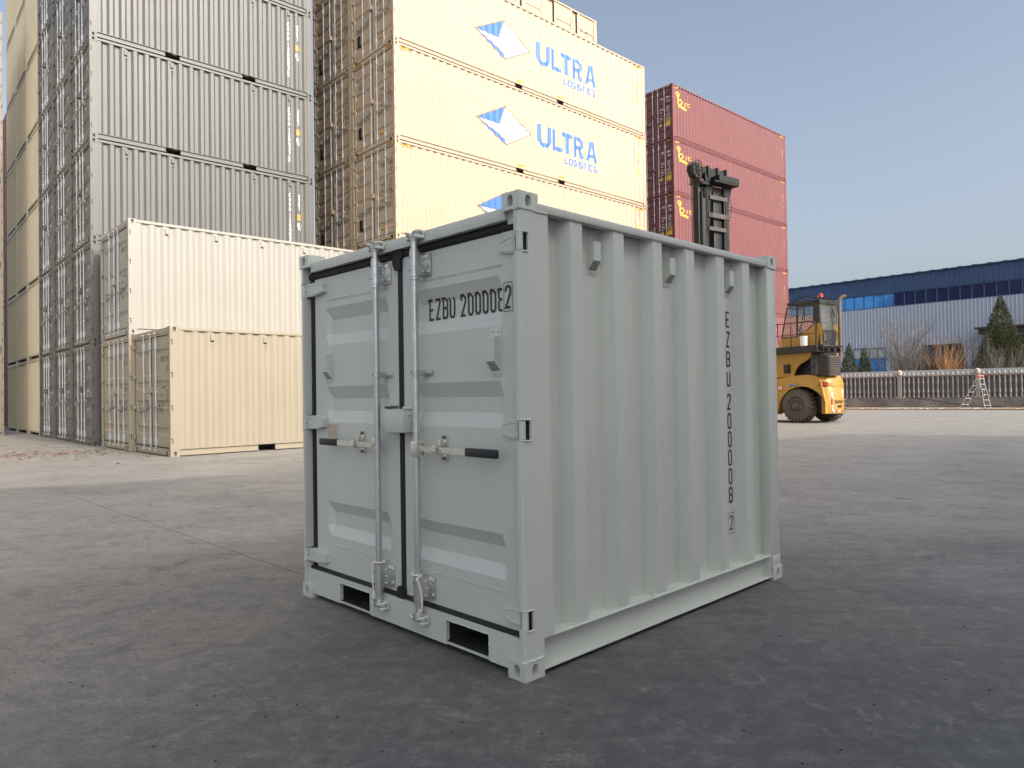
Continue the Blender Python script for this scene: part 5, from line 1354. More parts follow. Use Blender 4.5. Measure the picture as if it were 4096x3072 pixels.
    mb.tube([(-.98, .05, 2.60), (-1.06, -.2, 2.60), (-1.06, -1.1, 2.60), (-.98, -1.25, 2.60)], .025, 8)
    for v in (-.20, -.60, -1.0): mb.box(-1.06, -.92, v - .05, v + .05, 2.42, 2.50, .01)
    for u in (0, .1, .5, .6): mb.cyl((u, .165, 2.50), (u, .185, 2.50), .012, n=6)
    N.append(Node('deck', mb.mesh('deck', K)))
    # railing
    mb = MB()
    rv = .17
    mb.tube([(3.1, rv, 3.44), (-.64, rv, 3.44), (-.79, rv, 3.40), (-.81, rv, 3.3), (-.81, rv, 2.62)], .018, 8); mb.tube([(3.1, rv, 3.03), (-.81, rv, 3.03)], .014, 6)
    for u in (.06, 1.1, 2.0): mb.tube([(u, rv, 3.44), (u, rv, 2.52)], .015, 6)
    mb.tube([(.55, rv, 3.44), (.55, rv, 3.0), (.44, rv, 2.52)], .014, 6)
    N.append(Node('railing', mb.mesh('rail', K, 50)))
    # cab
    vn, vf = -.12, -1.28
    mb = MB()
    def bar(p, q_, r=.035): mb.tube([p, q_], r, 4)
    mb.box(-.80, -.64, vn - .07, vn, 2.64, 4.16, .015); mb.box(-.80, -.66, vf, vf + .07, 2.64, 4.16, .015)
    mb.box(-.80, .34, vf, vn, 4.07, 4.17, .02); mb.box(-.82, -.74, vf, vn, 4.02, 4.18, .015)
    for v in (vn - .03, vf + .03):
        bar((-.01, v, 4.07), (.02, v, 2.95), .035); bar((.36, v, 4.02), (.60, v, 2.95), .025); bar((.02, v, 2.97), (.60, v, 2.97), .03)
        mb.box(-.64, .02, v - .02, v + .02, 3.99, 4.08); mb.box(-.64, -.58, v - .02, v + .02, 3.3, 4.0); mb.box(-.27, -.25, v - .01, v + .01, 3.5, 4.0)
        mb.tube([(.0, v, 3.46), (-.5, v, 3.46), (-.62, v, 3.38), (-.45, v, 3.28), (-.38, v, 3.20), (-.3, v, 3.15)], .018, 6)
    bar((.36, vn - .03, 4.02), (.36, vf + .03, 4.02), .03); bar((.60, vn - .03, 2.97), (.60, vf + .03, 2.97), .03)
    mb.box(-.80, -.76, vf + .05, vn - .05, 2.64, 3.12); mb.box(-.80, -.77, vf + .04, vn - .04, 3.10, 3.15)
    # rear panel and roof furniture
    mb.add([(-.84, vn - .08, 3.12), (-.84, vf + .08, 3.12), (-.82, vn - .12, 2.66), (-.82, vf + .16, 2.66)], [(0, 1, 3, 2)])
    mb.tube([(-.78, vn - .2, 4.18), (-.3, vn - .05, 4.36), (.35, vn - .02, 4.12)], .022, 6); mb.tube([(-.78, vf + .1, 4.2), (-.3, vf + .1, 4.34), (.35, vf + .1, 4.12)], .022, 6)
    for k in range(5): f = k / 4; u = -.30 + .62 * f; mb.tube([(u, vn - .04, 4.35 - .21 * f), (u, vf + .1, 4.33 - .2 * f)], .014, 5)
    mb.box(-.74, -.66, vn - .06, vn + .01, 4.20, 4.30, .01); mb.box(.28, .36, vn - .06, vn + .0, 4.10, 4.18, .01)
    mb.tube([(-.78, -.60, 4.17), (-.86, -.66, 4.10), (-.88, -.88, 3.72), (-.885, -.95, 3.58)], .010, 5); mb.tube([(-.87, -.86, 3.86), (-.875, -.98, 3.60)], .016, 4)
    for v in (-.35, -.55, -.8, -1.0): mb.tube([(-.8, v, 4.18), (-.76, v + .06, 4.25), (-.7, v + .1, 4.22)], .012, 5)
    cab_frame = mb.mesh('cabf', K)
    kids = []
    for v in (vn - .03, vf + .03):
        g = MB(); g.add([(-.62, v, 3.15), (.02, v, 3.0), (0, v, 4.02), (-.62, v, 4.02)], [(0, 1, 2, 3)]); g.add([(.03, v, 2.98), (.59, v, 2.98), (.37, v, 4.02), (.0, v, 4.05)], [(0, 1, 2, 3)]); kids.append(Node('window', g.mesh('cg', M['cabglass'])))
    g = MB(); g.add([(.60, vn - .04, 2.98), (.60, vf + .04, 2.98), (.365, vf + .04, 4.02), (.365, vn - .04, 4.02)], [(0, 1, 2, 3)]); kids.append(Node('window', g.mesh('cg2', M['cabglass'])))
    g = MB(); g.add([(-.815, vn - .09, 3.15), (-.815, vf + .09, 3.15), (-.79, vf + .07, 4.02), (-.79, vn - .07, 4.02)], [(0, 1, 2, 3)]); kids.append(Node('rear_window', g.mesh('cg3', M['cabdust'])))
    g = MB(); g.prism([(.60, 2.64), (.62, 2.96), (-.02, 2.96), (-.28, 3.10), (-.42, 3.20), (-.62, 3.36), (-.70, 3.36), (-.70, 2.64)], (0, vn, 0), (1, 0, 0), (0, 0, 1), (0, -1, 0), 0, .05)
    g.prism([(.60, 2.64), (.62, 2.96), (-.02, 2.96), (-.28, 3.10), (-.42, 3.20), (-.62, 3.36), (-.70, 3.36), (-.70, 2.64)], (0, vf, 0), (1, 0, 0), (0, 0, 1), (0, 1, 0), 0, .05)
    for v, s in ((vn, 1), (vf, -1)):
        g.add([(-.72, v + s * .02, 3.38), (-.86, v - s * .02, 3.36), (-.88, v - s * .06, 3.0), (-.84, v - s * .12, 2.66), (-.70, v + s * .02, 2.66), (-.74, v - s * .09, 3.36), (-.82, v - s * .16, 2.66), (-.72, v - s * .16, 3.36)], [(0, 1, 2, 3, 4), (1, 7, 6, 3, 2)])
    kids.append(Node('cab_side_panel', g.mesh('csp', Y)))
    g = MB(); g.box(-.852, -.835, -.46, -.28, 2.76, 3.00, .012); kids.append(Node('rear_hatch', g.mesh('rh', M['rusty'])))
    g = MB(); g.box(-.35, .10, -1.05, -.62, 2.75, 3.10, .04); g.box(-.42, -.28, -1.03, -.64, 3.0, 3.62, .05); g.tube([(.40, -.82, 2.7), (.22, -.82, 3.2)], .03, 6)
    g.tube([(.22 + .0 + .17 * math.cos(t * PI / 8) * .5, -.82 + .17 * math.sin(t * PI / 8), 3.22 + .17 * math.cos(t * PI / 8) * .5) for t in range(17)], .016, 6)
    kids.append(Node('seat_and_controls', g.mesh('seat', M['truckblk'])))
    N.append(Node('cab', cab_frame, kids=kids))
    q = MB(); q.cyl((-.70, -.42, 4.17), (-.70, -.42, 4.27), .035, n=10); q.cur = 1; q.cyl((-.70, -.42, 4.27), (-.70, -.42, 4.37), .075, .068, 14); q.cyl((-.70, -.42, 4.37), (-.70, -.42, 4.40), .068, .03, 14)
    N.append(Node('beacon', q.mesh('beacon', [K, M['redl']], 40)))
    q = MB(); ex_, ev = -1.01, -1.03
    q.tube([(-.75, -.70, 2.14), (ex_ + .1, -.85, 2.14), (ex_, ev - .0, 2.20), (ex_, ev, 2.34), (ex_, ev, 4.05), (ex_ - .0, ev - .02, 4.19), (ex_ - .05, ev - .07, 4.27), (ex_ - .12, ev - .17, 4.30)], .055, 12)
    N.append(Node('exhaust_pipe', q.mesh('exh', M['rustpipe'], 60)))
    # mast
    mu, c = 3.9, -1.0
    mb = MB()
    for v0, v1 in ((.20, -.12), (-.15, -.46), (-.92, -1.55), (-1.62, -1.92)):
        mb.box(mu - .12, mu + .16, v0, v1, .35, 9.15, .01)
    mb.box(mu - .2, mu + .3, -.02, -.40, .3, 8.6, .01); mb.box(mu - .2, mu + .3, -1.62, -1.98, .3, 8.6, .01)
    mb.cyl((mu - .16, .02, 1), (mu - .16, .02, 8.85), .07, n=10); mb.cyl((mu - .17, -.20, 1), (mu - .17, -.20, 9.0), .035, n=8); mb.cyl((mu - .17, -1.75, 1), (mu - .17, -1.75, 8.85), .07, n=10)
    mastn = Node('mast', mb.mesh('mast', M['mast'], 50))
    for z, hh, v0, v1 in ((7.98, .19, -.42, -2.02), (8.68, .17, -.50, -1.85), (7.45, .16, -.42, -1.7), (6.4, .2, -.42, -1.9), (4.5, .2, -.42, -1.9), (2.5, .2, -.42, -1.9)): mastn.kids.append(Node('crossbeam', MB().box(mu - .24, mu - .12, v0, v1, z - hh / 2, z + hh / 2, .008).mesh('cbm', M['rusty'])))
    q = MB()
    q.box(mu - .55, mu - .05, -.78, -2.30, 9.27, 9.50, .01); q.box(mu - .55, mu - .05, -.45, -2.30, 9.19, 9.26, .01)
    q.prism([(-.30, 9.2), (-.85, 9.2), (-.62, 8.5), (-.55, 7.7), (-.30, 7.2)], (mu - .12, 0, 0), (0, 1, 0), (0, 0, 1), (1, 0, 0), -.06, .05)
    q.prism([(-1.65, 9.2), (-2.28, 9.2), (-1.98, 8.4), (-1.93, 7.7), (-1.65, 7.2)], (mu - .12, 0, 0), (0, 1, 0), (0, 0, 1), (1, 0, 0), -.06, .05)
    mastn.kids.append(Node('mast_head', q.mesh('mh', M['mast'])))
    q = MB(); q.box(mu - .1, mu + .35, -.10, -2.0, 9.62, 9.86, .02); q.box(mu - .12, mu + .0, -.35, -1.8, 9.30, 9.62, .01)
    for v in (-.55, -1.25, -1.9): q.box(mu - .18, mu + .30, v - .05, v + .05, 9.50, 9.92, .01)
    q.box(mu - .1, mu + .4, -.12, .05, 9.2, 9.80, .01); q.cyl((mu - .2, -1.55, 9.40), (mu + .0, -1.55, 9.40), .10, n=12); q.cyl((mu - .2, -.95, 9.42), (mu + .0, -.95, 9.42), .10, n=12)
    q.box(mu - .3, mu - .1, .12, -.4, 9.10, 9.22, .01)
    mastn.kids.append(Node('top_beam', q.mesh('tb', M['mast'])))
    q = MB(); cz = 9.62; cv = .42
    q.cyl((mu - .25, cv, cz), (mu + .05, cv, cz), .30, n=24)
    q.tube([(mu - .28, cv + .36 * math.cos(PI * t / 12), cz + .36 * math.sin(PI * t / 12)) for t in range(-1, 15)], .02, 6); q.tube([(mu + .02, cv + .36 * math.cos(PI * t / 12), cz + .36 * math.sin(PI * t / 12)) for t in range(-1, 15)], .02, 6)
    for t in range(6): a = PI * t / 3; q.tube([(mu - .27, cv, cz), (mu - .27, cv + .28 * math.cos(a), cz + .28 * math.sin(a))], .018, 5)
    mastn.kids.append(Node('hose_reel', q.mesh('reel', M['mast'], 50)))
    q = MB(); q.tube([(mu - .1, cv + .13, cz), (mu - .1, cv + .13, 3)], .018, 6); q.tube([(mu - .1, cv + .22, cz), (mu - .1, cv + .22, 3)], .018, 6); q.tube([(mu - .1, .95, 9.05), (mu - .1, -.2, 8.95)], .015, 6)
    q.tube([(mu - .2, -.35, 8.9), (mu - .25, -.30, 8.4), (mu - .3, -.55, 8.1), (mu - .25, -.62, 7.9)], .012, 5); q.tube([(mu - .3, -1.95, 8.7), (mu - .3, -2.05, 8.3), (mu - .3, -1.95, 8.0), (mu - .25, -1.7, 7.95)], .012, 5)
    q.tube([(mu - .22, -.30, 8.6), (mu - .22, -.30, 7.2)], .012, 5)
    mastn.kids.append(Node('hose', q.mesh('hoses', M['mast'], 50)))
    def xf(nd, m4):
        nd.mesh.transform(m4)
        for k in nd.kids: xf(k, m4)
    xf(mastn, Matrix.Translation((.5, -.9, 0)) @ Matrix.Diagonal((1, .78, 1.028, 1)) @ Matrix.Translation((0, .9, 0)))
    for nd in N:
        if nd.name not in ('wheel', 'counterweight'): xf(nd, Matrix.Diagonal((1.08, .87, 1, 1)))
    N.append(mastn)
    return N
thing('container_handler', 'yellow container handler with dark cab and tall black mast in front of the red stack', 'truck', (9.8056, 24.5105, 0), R(123), None, build_truck())
mb = MB(); n = 20; prof = [(0, .0), (.115, 0), (.128, .30), (.135, .30), (.135, .33), (.122, .33), (.11, .02)]
vs = []; fs = []
for i in range(n):
    t = 2 * PI * i / n
    for r, z in prof: vs.append((r * math.cos(t), r * math.sin(t), z))
for i in range(n):
    for j in range(len(prof) - 1): fs.append((i * 7 + j, ((i + 1) % n) * 7 + j, ((i + 1) % n) * 7 + j + 1, i * 7 + j + 1))
mb.add(vs, fs)
for k in range(5): mb.tube([(.132 * math.cos(t * PI / 10) * (1), .132 * math.sin(t * PI / 10), .05 + k * .052) for t in range(21)], .004, 5)
ca, sa = math.cos(R(123)), math.sin(R(123)); bu, bv = -.34, .02
single('bucket', mb.mesh('bucket', M['bucket'], 50), 'white plastic bucket standing on the deck of the yellow handler behind the railing', 'bucket', (9.8056 + ca * bu - sa * bv * 1, 24.5105 + sa * bu + ca * bv, 2.632))

# ------------------------------------------------------------------ boundary fence
FX, FY, FA = 19.2, 40.8, math.atan2(-.65, .76)
def build_fence():
    N = []; a0, a1 = -9.0, 12.6
    mb = MB(); mb.box(a0, a1, 0, .25, -.05, .60); N.append(Node('base_wall', mb.mesh('fbase', M['concw'])))
    mb = MB(); pr = []
    x = a0
    while x < a1: pr += [(x, 0), (x + .10, 0), (x + .12, .02), (x + .20, .02), (x + .22, 0)]; x += .22
    mb.sheet(pr, 'x', .16, .58, 1.78); N.append(Node('sheet_panel', mb.mesh('fsheet', M['sheet'])))
    mb = MB(); mb.box(a0, a1, .05, .17, .60, .66); mb.box(a0, a1, .04, .17, 1.72, 1.79); N.append(Node('coping_rail', mb.mesh('fcop', M['cop'])))
    mb = MB(); pr = []; x = a0
    while x < a1: pr += [(x, 0), (x + .30, 0), (x + .31, .012), (x + .33, .012), (x + .34, 0)]; x += .34
    mb.sheet(pr, 'x', .40, .3, 2.10); mb.box(a0, a1, .41, .44, .3, 2.09); N.append(Node('back_sheet', mb.mesh('fback', M['sheettop'])))
    prof = [(0, .06), (.06, .065), (.10, .05), (.22, .042), (.30, .062), (.34, .066), (.38, .045), (.50, .040), (.62, .040), (.74, .045), (.80, .062), (.86, .045), (1.00, .042), (1.12, .045)]
    def lathe(prof, n=8):
        q = MB(); vs = []; fs = []; m_ = len(prof)
        for i in range(n):
            t = 2 * PI * i / n
            for z, r in prof: vs.append((r * math.cos(t), r * math.sin(t), z))
        for i in range(n):
            for j in range(m_ - 1): fs.append((i * m_ + j, ((i + 1) % n) * m_ + j, ((i + 1) % n) * m_ + j + 1, i * m_ + j + 1))
        q.add(vs, fs); return q
    bal = lathe(prof).mesh('balu', M['balu'], 60)
    cap = lathe([(0, .02), (.02, .038), (.08, .046), (.14, .042), (.18, .025), (.19, .0)]).mesh('capm', M['urn'], 60)
    urn = lathe([(0, .06), (.02, .10), (.05, .13), (.09, .115), (.12, .145), (.17, .125), (.20, .14), (.26, .11), (.30, .05), (.31, 0)], 12).mesh('urn', M['urn'], 60)
    rnd = random.Random(3)
    posts = [2.73 - 3.62 * k for k in range(5)] + [6.35 + 3.62 * k for k in range(5)]
    x = a0 + .1; cnt = 0
    while x < a1 and cnt < 98:
        if min(abs(x - p) for p in posts) > .16:
            N.append(Node('baluster', bal, (x, .075, .62), rnd.uniform(-.1, .1), kids=[Node('baluster_cap', cap, (0, 0, 1.17))])); cnt += 1
        x += .228
    for p in posts:
        if a0 < p < a1:
            mb = MB(); mb.box(p - .10, p + .10, -.01, .16, .55, 1.84, .01); mb.box(p - .2, p + .2, -.03, .18, .60, .66, .01); N.append(Node('fence_post', mb.mesh('fpost', M['balu']), kids=[Node('post_cap', urn, (p, .07, 1.82))]))
    mb = MB(); mb.tube([(3.2, -.02, .62), (4.2, -.02, .52), (5.3, -.02, .30), (6.4, -.02, .16), (7.4, -.03, .12)], .012, 5); N.append(Node('loose_cable', mb.mesh('fcable', M['barkd'])))
    return N
thing('boundary_fence', 'grey concrete balustrade fence with round post caps on a stained low wall', 'fence', (FX, FY, 0), FA, None, build_fence())

# ladder ------------------------------------------------------------------
def ladder_part(f0, f1, t0, t1, n=7):
    q = MB(); f0, f1, t0, t1 = map(Vector, (f0, f1, t0, t1))
    for a, b in ((f0, t0), (f1, t1)): q.tube([a, b], .018, 6)
    for k in range(n):
        t = (k + .75) / (n + .3); a = f0.lerp(t0, t); b = f1.lerp(t1, t); q.tube([a, b], .013, 6)
    return q
lx, ly = 23.2, 36.15
top = Vector((23.62, 35.95, 1.70)); dd = Vector((.30, .10, 0))
l1 = ladder_part((22.90, 36.45, .02), (23.34, 36.55, .02), top + Vector((-.03, .02, 0)), top + Vector((.14, .02, 0)), 5).mesh('ladderA', M['alu'])
l2 = ladder_part((23.60, 35.50, .02), (23.98, 35.60, .02), top + Vector((.0, -.03, .0)), top + Vector((.20, -.03, .0)), 6).mesh('ladderB', M['alu'])
thing('step_ladder', 'aluminium folding step ladder standing open in front of the fence', 'ladder', (0, 0, 0), 0, None,
      [Node('ladder_half', l1), Node('ladder_half', l2), Node('hinge_top', MB().box(23.55, 23.85, 35.88, 35.99, 1.66, 1.74, .01).mesh('ladtop', M['redl']))])

# rubble strip, leaves and pebbles ----------------------------------------
def scatter(fn, n, seed, size, mat, name, label=None, flat=.5):
    rnd = random.Random(seed); q = MB()
    for _ in range(n):
        x, y = fn(rnd); s = size * rnd.uniform(.4, 1.5)
        k = rnd.randint(5, 7); t0 = rnd.random() * 6
        ring = [(x + s * math.cos(t0 + 2 * PI * i / k) * rnd.uniform(.7, 1.2), y + s * math.sin(t0 + 2 * PI * i / k) * rnd.uniform(.7, 1.2)) for i in range(k)]
        vs = [(a, b, 0) for a, b in ring] + [(x + (a - x) * .6, y + (b - y) * .6, s * flat * rnd.uniform(.6, 1.3)) for a, b in ring]
        q.add(vs, [(i, (i + 1) % k, k + (i + 1) % k, k + i) for i in range(k)] + [tuple(range(k, 2 * k))])
    return single(name, q.mesh(name, M[mat]), label, 'rubble' if label else None, kind='stuff')
fd_ = Vector((.76, -.65)); fn_ = Vector((.65, .76))
def fpt(a, off): p = Vector((FX, FY)) + fd_ * a + fn_ * off; return p.x, p.y
scatter(lambda r: fpt(r.choice([r.gauss(3.2, .8), r.gauss(5.6, .5), r.uniform(-8, 20)]), -abs(r.gauss(0, .38)) - .05), 1300, 1, .10, 'rubble', 'rubble', 'broken stones and dust along the foot of the fence')
mb = MB(); p = [fpt(a, -1.3) for a in (-9, 12.6)]; q_ = [fpt(a, .1) for a in (-9, 12.6)]
mb.add([(*p[0], .004), (*p[1], .004), (*q_[1], .10), (*q_[0], .10)], [(0, 1, 2, 3)])
single('soil_strip', mb.mesh('soil', paint('dry_soil', (0.30, 0.215, 0.15), .95, .3, .3, dirt=.4, streak=False, bscale=15)), None, None, kind='structure')
mb = MB(); p = [fpt(a, -1.42) for a in (-9, 12.6)]; q_ = [fpt(a, -1.30) for a in (-9, 12.6)]
mb.add([(*p[0], .0), (*p[1], .0), (*q_[1], .0), (*q_[0], .0), (*p[0], .05), (*p[1], .05), (*q_[1], .05), (*q_[0], .05)], [(0, 1, 5, 4), (4, 5, 6, 7), (3, 2, 6, 7)])
single('kerb', mb.mesh('kerb', M['cop']), None, None, kind='structure')
scatter(lambda r: ((lambda d, t: (d * math.tan(t), d))(1.0 + 9 * r.random() ** 1.6, R(r.uniform(-42, 42)))), 420, 2, .0042, 'pebble', 'pebbles', 'tiny dark pebbles scattered over the concrete yard')
rnd = random.Random(9); q = MB()
for i in range(330):
    if i < 230: x = rnd.gauss(-9.9, 1.0); y = rnd.gauss(15.2, .75)
    else: x = rnd.uniform(-15, -6); y = rnd.uniform(12.5, 21)
    s = rnd.uniform(.02, .065); a = rnd.random() * 6; tl = rnd.uniform(-.6, .6); c_, s_ = math.cos(a), math.sin(a)
    pts = [(-1, 0, .1), (-.3, .45, .25), (.5, .35, .3), (1, 0, .15), (.4, -.4, .05), (-.4, -.4, 0)]
    q.add([(x + s * (u * c_ - v * s_), y + s * (u * s_ + v * c_), .006 + s * (w_ + .35 * max(0, v * tl + .2))) for u, v, w_ in pts], [tuple(range(6))])
single('fallen_leaves', q.mesh('leaves', M['dryleaf']), 'dry brown leaves scattered on the sunlit concrete before the grey stacks', 'leaves', kind='stuff')

# ------------------------------------------------------------------ warehouse
WHX, WHY, WHA = 24.7, 63.4, math.atan2(-.765, .645)
def build_warehouse():
    N = []; a0, a1, H = -32, 34, 10.07; dep = 30
    # local: x along wall, y away from viewer
    holes = [(5.77, 8.30, 0.4, 4.42), (11.1, 13.8, 0.0, 4.40), (15.6, 19.5, 0.0, 4.80)]
    def ribs(z0, z1, xa, xb, mb, rb, pitch, wd=.035, hgt=.035):
        x = xa
        while x < xb: rb.box(x, x + wd, -hgt, .002, z0, z1); x += pitch
    mb = MB(); rb = MB(); cur = a0
    for (xa, xb, z0, z1) in holes:
        mb.box(cur, xa, 0, .12, 0, 7.66); mb.box(xa, xb, 0, .12, z1, 7.66)
        if z0 > 0: mb.box(xa, xb, 0, .12, 0, z0)
        cur = xb
    mb.box(cur, a1, 0, .12, 0, 7.66)
    x = a0
    while x < a1:
        h = next((hh for hh in holes if hh[0] - .05 < x < hh[1] + .02), None)
        rb.box(x, x + .035, -.035, .001, (h[3] + .06) if h else .0, 7.64); x += .255
    N.append(Node('wall', mb.mesh('whwall', M['cladd']), kids=[Node('wall_ribs', rb.mesh('whribs', M['cladrib']))]))
    mb = MB(); pr = []; x = a0
    while x < a1: pr += [(x, 0), (x + .27, 0), (x + .28, -.03), (x + .31, -.03), (x + .32, 0)]; x += .32
    mb.sheet(pr, 'x', -.06, 8.77, H); mb.box(a0, a1, -.055, .12, 8.77, H - .01); mb.box(a0, a1, -.22, .14, H, H + .06)
    x = a0
    while x < a1: mb.box(x, x + .35, -.20, .1, H + .06, H + .10); x += .95
    N.append(Node('fascia', mb.mesh('whfas', M['navy'])))
    mb = MB(); mb.box(a0, a1, -.02, .12, 7.66, 7.72); mb.box(a0, a1, -.02, .12, 8.71, 8.77)
    x = -25.3; ms = []
    while x < a1:
        ms.append(x); x += .78
    for x in ms: mb.box(x - .025, x + .025, -.02, .10, 7.70, 8.75)
    wf = Node('window_band_frame', mb.mesh('whwf', M['winfr']))
    rnd = random.Random(2); pb = 0
    for i, (xa, xb) in enumerate(zip(ms, ms[1:])):
        if xa < -6 or xa > 26: continue
        pb += 1; q = MB(); t = rnd.uniform(-.012, .012); q.add([(xa, .03 + t, 7.70), (xb, .03 - t, 7.70), (xb, .03 - t, 8.74), (xa, .03 + t, 8.74)], [(0, 1, 2, 3)])
        wf.kids.append(Node('pane', q.mesh('pane', M['winblue' if xa < 9.0 else 'winnavy'])))
    N.append(wf)
    mb = MB(); mb.box(a0, a1, .35, .40, 7.6, 8.8); N.append(Node('inner_wall', mb.mesh('whin', M['winnavy'])))
    # lower window
    mb = MB(); xa, xb, z0, z1 = holes[0]
    for k in range(5): x = xa + (xb - xa) * k / 4; mb.box(x - .03, x + .03, .0, .1, z0, z1)
    for z in (z0, 1.6, 2.6, 3.6, z1): mb.box(xa, xb, .0, .1, z - .03, z + .03)
    lw = Node('window', mb.mesh('whlw', M['winfr']))
    q = MB(); q.add([(xa, .06, z0), (xb, .06, z0), (xb, .06, 3.6), (xa, .06, 3.6)], [(0, 1, 2, 3)]); lw.kids.append(Node('pane', q.mesh('p1', M['winblue'])))
    q = MB(); q.add([(xa, .06, 3.6), (xb, .06, 3.6), (xb, .06, z1), (xa, .06, z1)], [(0, 1, 2, 3)]); lw.kids.append(Node('pane', q.mesh('p2', M['sheettop'])))
    N.append(lw)
    mb = MB(); xa, xb, z0, z1 = holes[1]; mb.box(xa - .05, xb + .05, -.06, .1, z1 - .12, z1 + .03); mb.box(xa - .05, xa, -.03, .1, 0, z1); mb.box(xb, xb + .05, -.03, .1, 0, z1)
    N.append(Node('doorway_frame', mb.mesh('whdf', M['truckblk']), kids=[Node('dark_door', MB().box(xa, xb, .5, .55, 0, z1).mesh('whdd', M['winnavy']))]))
    mb = MB(); mb.box(15.0, 20.5, -1.5, .0, 5.30, 5.42); mb.box(15.2, 20.3, -1.3, .0, 4.92, 5.30, .02); N.append(Node('canopy', mb.mesh('whcan', M['rusty'])))
    mb = MB(); xa, xb, z0, z1 = holes[2]; mb.box(xa, xb, .6, .65, 0, 3.2); mb.box(xa, xb, .2, .25, 4.45, z1); N.append(Node('loading_door', mb.mesh('whld', M['winfr'])))
    mb = MB(); mb.box(17.9, 19.0, .30, .33, 3.2, 3.9); N.append(Node('white_panel', mb.mesh('whwp', M['wink'])))
    mb = MB(); mb.box(a0, a0 + .1, .12, dep, 0, H); mb.box(a1 - .1, a1, .12, dep, 0, H); mb.box(a0, a1, dep, dep + .1, 0, H); N.append(Node('wall', mb.mesh('whs', M['cladd'])))
    mb = MB(); mb.add([(a0, 0, H + .02), (a1, 0, H + .02), (a1, dep, H + .02), (a0, dep, H + .02), (a0, dep / 2, H + 1.6), (a1, dep / 2, H + 1.6)], [(0, 1, 5, 4), (3, 4, 5, 2), (0, 4, 3), (1, 2, 5)]); N.append(Node('roof', mb.mesh('whroof', M['navy'])))
    return N
thing('warehouse', 'long warehouse with pale ribbed cladding, navy fascia and a blue window band beyond the fence', 'building', (WHX, WHY, 0), WHA, None, build_warehouse())

# tall shed behind the camera whose shadow lies over the foreground -----------
SH_H = 14.0
def build_shed():
    N = []; H = SH_H
    front = [(4.96, -5.37), (7.77, -4.05), (9.38, -3.32), (11.22, -2.46), (16.66, 0.83), (20.41, 2.86), (22.81, 4.62), (26.23, 3.11), (31.46, 0.83), (60, -12.17)]
    foot = front + [(60, -45), (5.5, -45)]
    n = len(foot); mb = MB()
    mb.add([(x, y, 0) for x, y in foot] + [(x, y, H) for x, y in foot], [(i, (i + 1) % n, n + (i + 1) % n, n + i) for i in range(n)])
    N.append(Node('wall', mb.mesh('shedwall', M['panelw'])))
    mb = MB(); mb.add([(x, y, H - .01) for x, y in foot] + [(x, y, H + .1) for x, y in foot], [tuple(range(n, 2 * n))] + [(i, (i + 1) % n, n + (i + 1) % n, n + i) for i in range(n)])
    N.append(Node('roof', mb.mesh('shedroof', M['sheet'])))
    mb = MB()
    for (xa, ya), (xb, yb) in zip(front, front[1:]):
        L_ = math.hypot(xb - xa, yb - ya); k = int(L_ / 1.2)
        for i in range(k):
            t = i / max(k, 1); x = xa + (xb - xa) * t; y = ya + (yb - ya) * t; mb.box(x - .05, x + .05, y - .01, y + .06, 0, H - .2)
    N.append(Node('wall_ribs', mb.mesh('shedribs', M['sheettop'])))
    return N
thing('storage_shed', 'tall plain shed outside the picture to the right whose shadow covers the foreground', 'building', (0, 0, 0), 0, None, build_shed())

# ------------------------------------------------------------------ trees and bushes
def twig_tree(name, label, x, y, h, spread, stems, mat, seed, lean=(0, 0), r0=.03, depth=4, cat='tree', z0=0.0, group=None, dense=1.0, curl=.12):
    rnd = random.Random(seed); tr = MB(); cr = MB()
    def grow(p, d, ln, r, lv, mb_):
        n = 3; pts = [p]; rs = [r]; q = p.copy(); dr = d.copy()
        for i in range(n):
            dr = (dr + Vector((rnd.uniform(-1, 1), rnd.uniform(-1, 1), rnd.uniform(-.3, 1))) * curl).normalized()
            q = q + dr * ln / n; pts.append(q.copy()); rs.append(max(r * (1 - .22 * (i + 1)), .0030))
        mb_.tube(pts, rs, 3 if lv < depth - 1 else 5, cap=False)
        if lv <= 0: return
        kids = int(rnd.choice([3, 4, 5]) * dense)
        for k in range(kids):
            t = rnd.uniform(.25, 1); i = min(int(t * n), n - 1); b = pts[i].lerp(pts[i + 1], t * n - i)
            ax = Vector((rnd.uniform(-1, 1), rnd.uniform(-1, 1), rnd.uniform(-.2, .5))).normalized()
            nd = (dr + ax * rnd.uniform(.35, .75)).normalized()
            grow(b, nd, ln * rnd.uniform(.5, .75), max(r * .55, .0036), lv - 1, cr)
    for s in range(stems):
        a = 2 * PI * s / stems + rnd.uniform(-.4, .4); k = rnd.uniform(.15, 1) * spread
        d = Vector((math.cos(a) * k + lean[0], math.sin(a) * k + lean[1], 1)).normalized()
        grow(Vector((rnd.uniform(-.06, .06), rnd.uniform(-.06, .06), 0)), d, h * rnd.uniform(.42, .58), r0, depth, tr)
    t = thing(name, label, cat, (x, y, z0), 0, group, [Node('trunk', tr.mesh(name + '_trunk', M[mat])), Node('crown', cr.mesh(name + '_crown', M[mat]))])
    return t
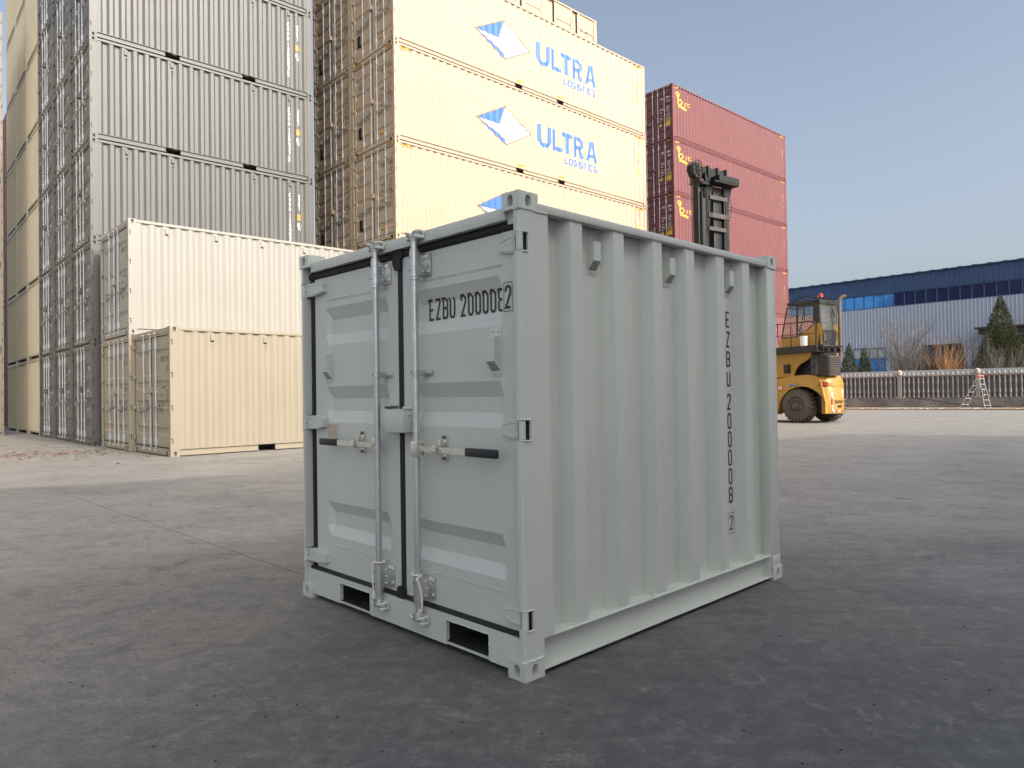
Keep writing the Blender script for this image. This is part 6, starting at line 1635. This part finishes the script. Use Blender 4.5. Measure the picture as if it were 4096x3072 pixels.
def conifer(label, x, y, h, r, seed, n=5200, fork=None):
    rnd = random.Random(seed); cr = MB(); tr = MB()
    tr.tube([(0, 0, 0), (.02, 0, h * .5), (0, 0, h * .95)], [h * .012, h * .008, .006], 8)
    lobes = [(0, 0, h, r, 1.0)] + ([fork] if fork else [])
    bumps = [(rnd.uniform(0, 2 * PI), rnd.uniform(.05, .9), rnd.uniform(.12, .32)) for _ in range(26)]
    for (cx, cy, hh, rr, share) in lobes:
        for _ in range(int(n * share)):
            t = rnd.random() ** .62; z = hh * (1 - t) if rnd.random() < .9 else hh * rnd.random() * .3
            t = 1 - z / hh
            prof = rr * (t ** .85) * (1.06 - .25 * max(0, t - .8) * 5 * .4)
            a = rnd.uniform(0, 2 * PI); k = 1.0
            for ba, bz, bs in bumps:
                da = (a - ba + PI) % (2 * PI) - PI
                k += bs * math.exp(-(da / .35) ** 2 - ((z / hh - bz) / .07) ** 2)
            rad = prof * k * (rnd.uniform(.55, 1.05) if rnd.random() < .7 else rnd.uniform(.2, .8))
            p = Vector((cx + math.cos(a) * rad, cy + math.sin(a) * rad, z + rnd.uniform(-.05, .05)))
            d = Vector((math.cos(a) * .8, math.sin(a) * .8, rnd.uniform(.3, 1.3))).normalized()
            ln = rnd.uniform(.07, .19) * (.6 + .5 * t); wv = d.cross(Vector((rnd.uniform(-1, 1), rnd.uniform(-1, 1), rnd.uniform(-1, 1)))).normalized() * ln * .22
            cr.add([p - wv, p + wv, p + d * ln + wv * .3, p + d * ln - wv * .3], [(0, 1, 2, 3)])
    return thing('conifer', label, 'conifer', (x, y, 0), rnd.random() * 6, 'conifers behind the fence', [Node('trunk', tr.mesh('conifer_trunk', M['barkd'])), Node('crown', cr.mesh('conifer_crown', M['pine']))])
conifer('tall dark conifer with a forked top behind the fence at the right', 31.75, 46.0, 7.1, 1.85, 4, 26000, fork=(.75, -.35, 5.8, 1.4, .6))
conifer('small conifer behind the fence, left one of the pair beside the truck', 23.75, 50.0, 4.35, .95, 6, 8000)
conifer('small conifer behind the fence, in front of the low blue window', 24.95, 50.2, 4.05, .85, 8, 7000)
twig_tree('bare_tree', 'bare grey-brown bushy tree behind the fence post, widest of the leafless ones', 24.19, 44.0, 5.6, .34, 11, 'bark', 11, depth=3, r0=.035, dense=1.25)
twig_tree('golden_shrub', 'golden-twigged leafless shrub in front of the dark doorway', 27.03, 44.3, 4.3, .30, 16, 'barkg', 12, depth=2, r0=.026, cat='shrub', dense=1.5)
twig_tree('bare_tree', 'thin dark leafless tree between the golden shrub and the tall conifer', 28.4, 44.2, 5.5, .20, 4, 'barkd', 13, depth=3, r0=.05, dense=1.0, curl=.2)
twig_tree('bare_shrub', 'spreading leafless shrub leaning right in front of the tall conifer', 29.0, 43.2, 4.3, .40, 11, 'bark', 14, lean=(.42, 0), depth=3, r0=.032, cat='shrub', dense=1.15)
twig_tree('bare_shrub', 'low brownish leafless shrub between the bare tree and the golden shrub', 25.95, 45.2, 3.6, .40, 20, 'barkd', 15, depth=3, r0=.028, cat='shrub', dense=1.5)
twig_tree('bare_shrub', 'sparse leafless twigs between the truck and the small conifers', 21.8, 45.0, 3.3, .34, 5, 'barkd', 16, depth=3, r0=.025, cat='shrub')
for v_ in (28.0, 26.5): pass
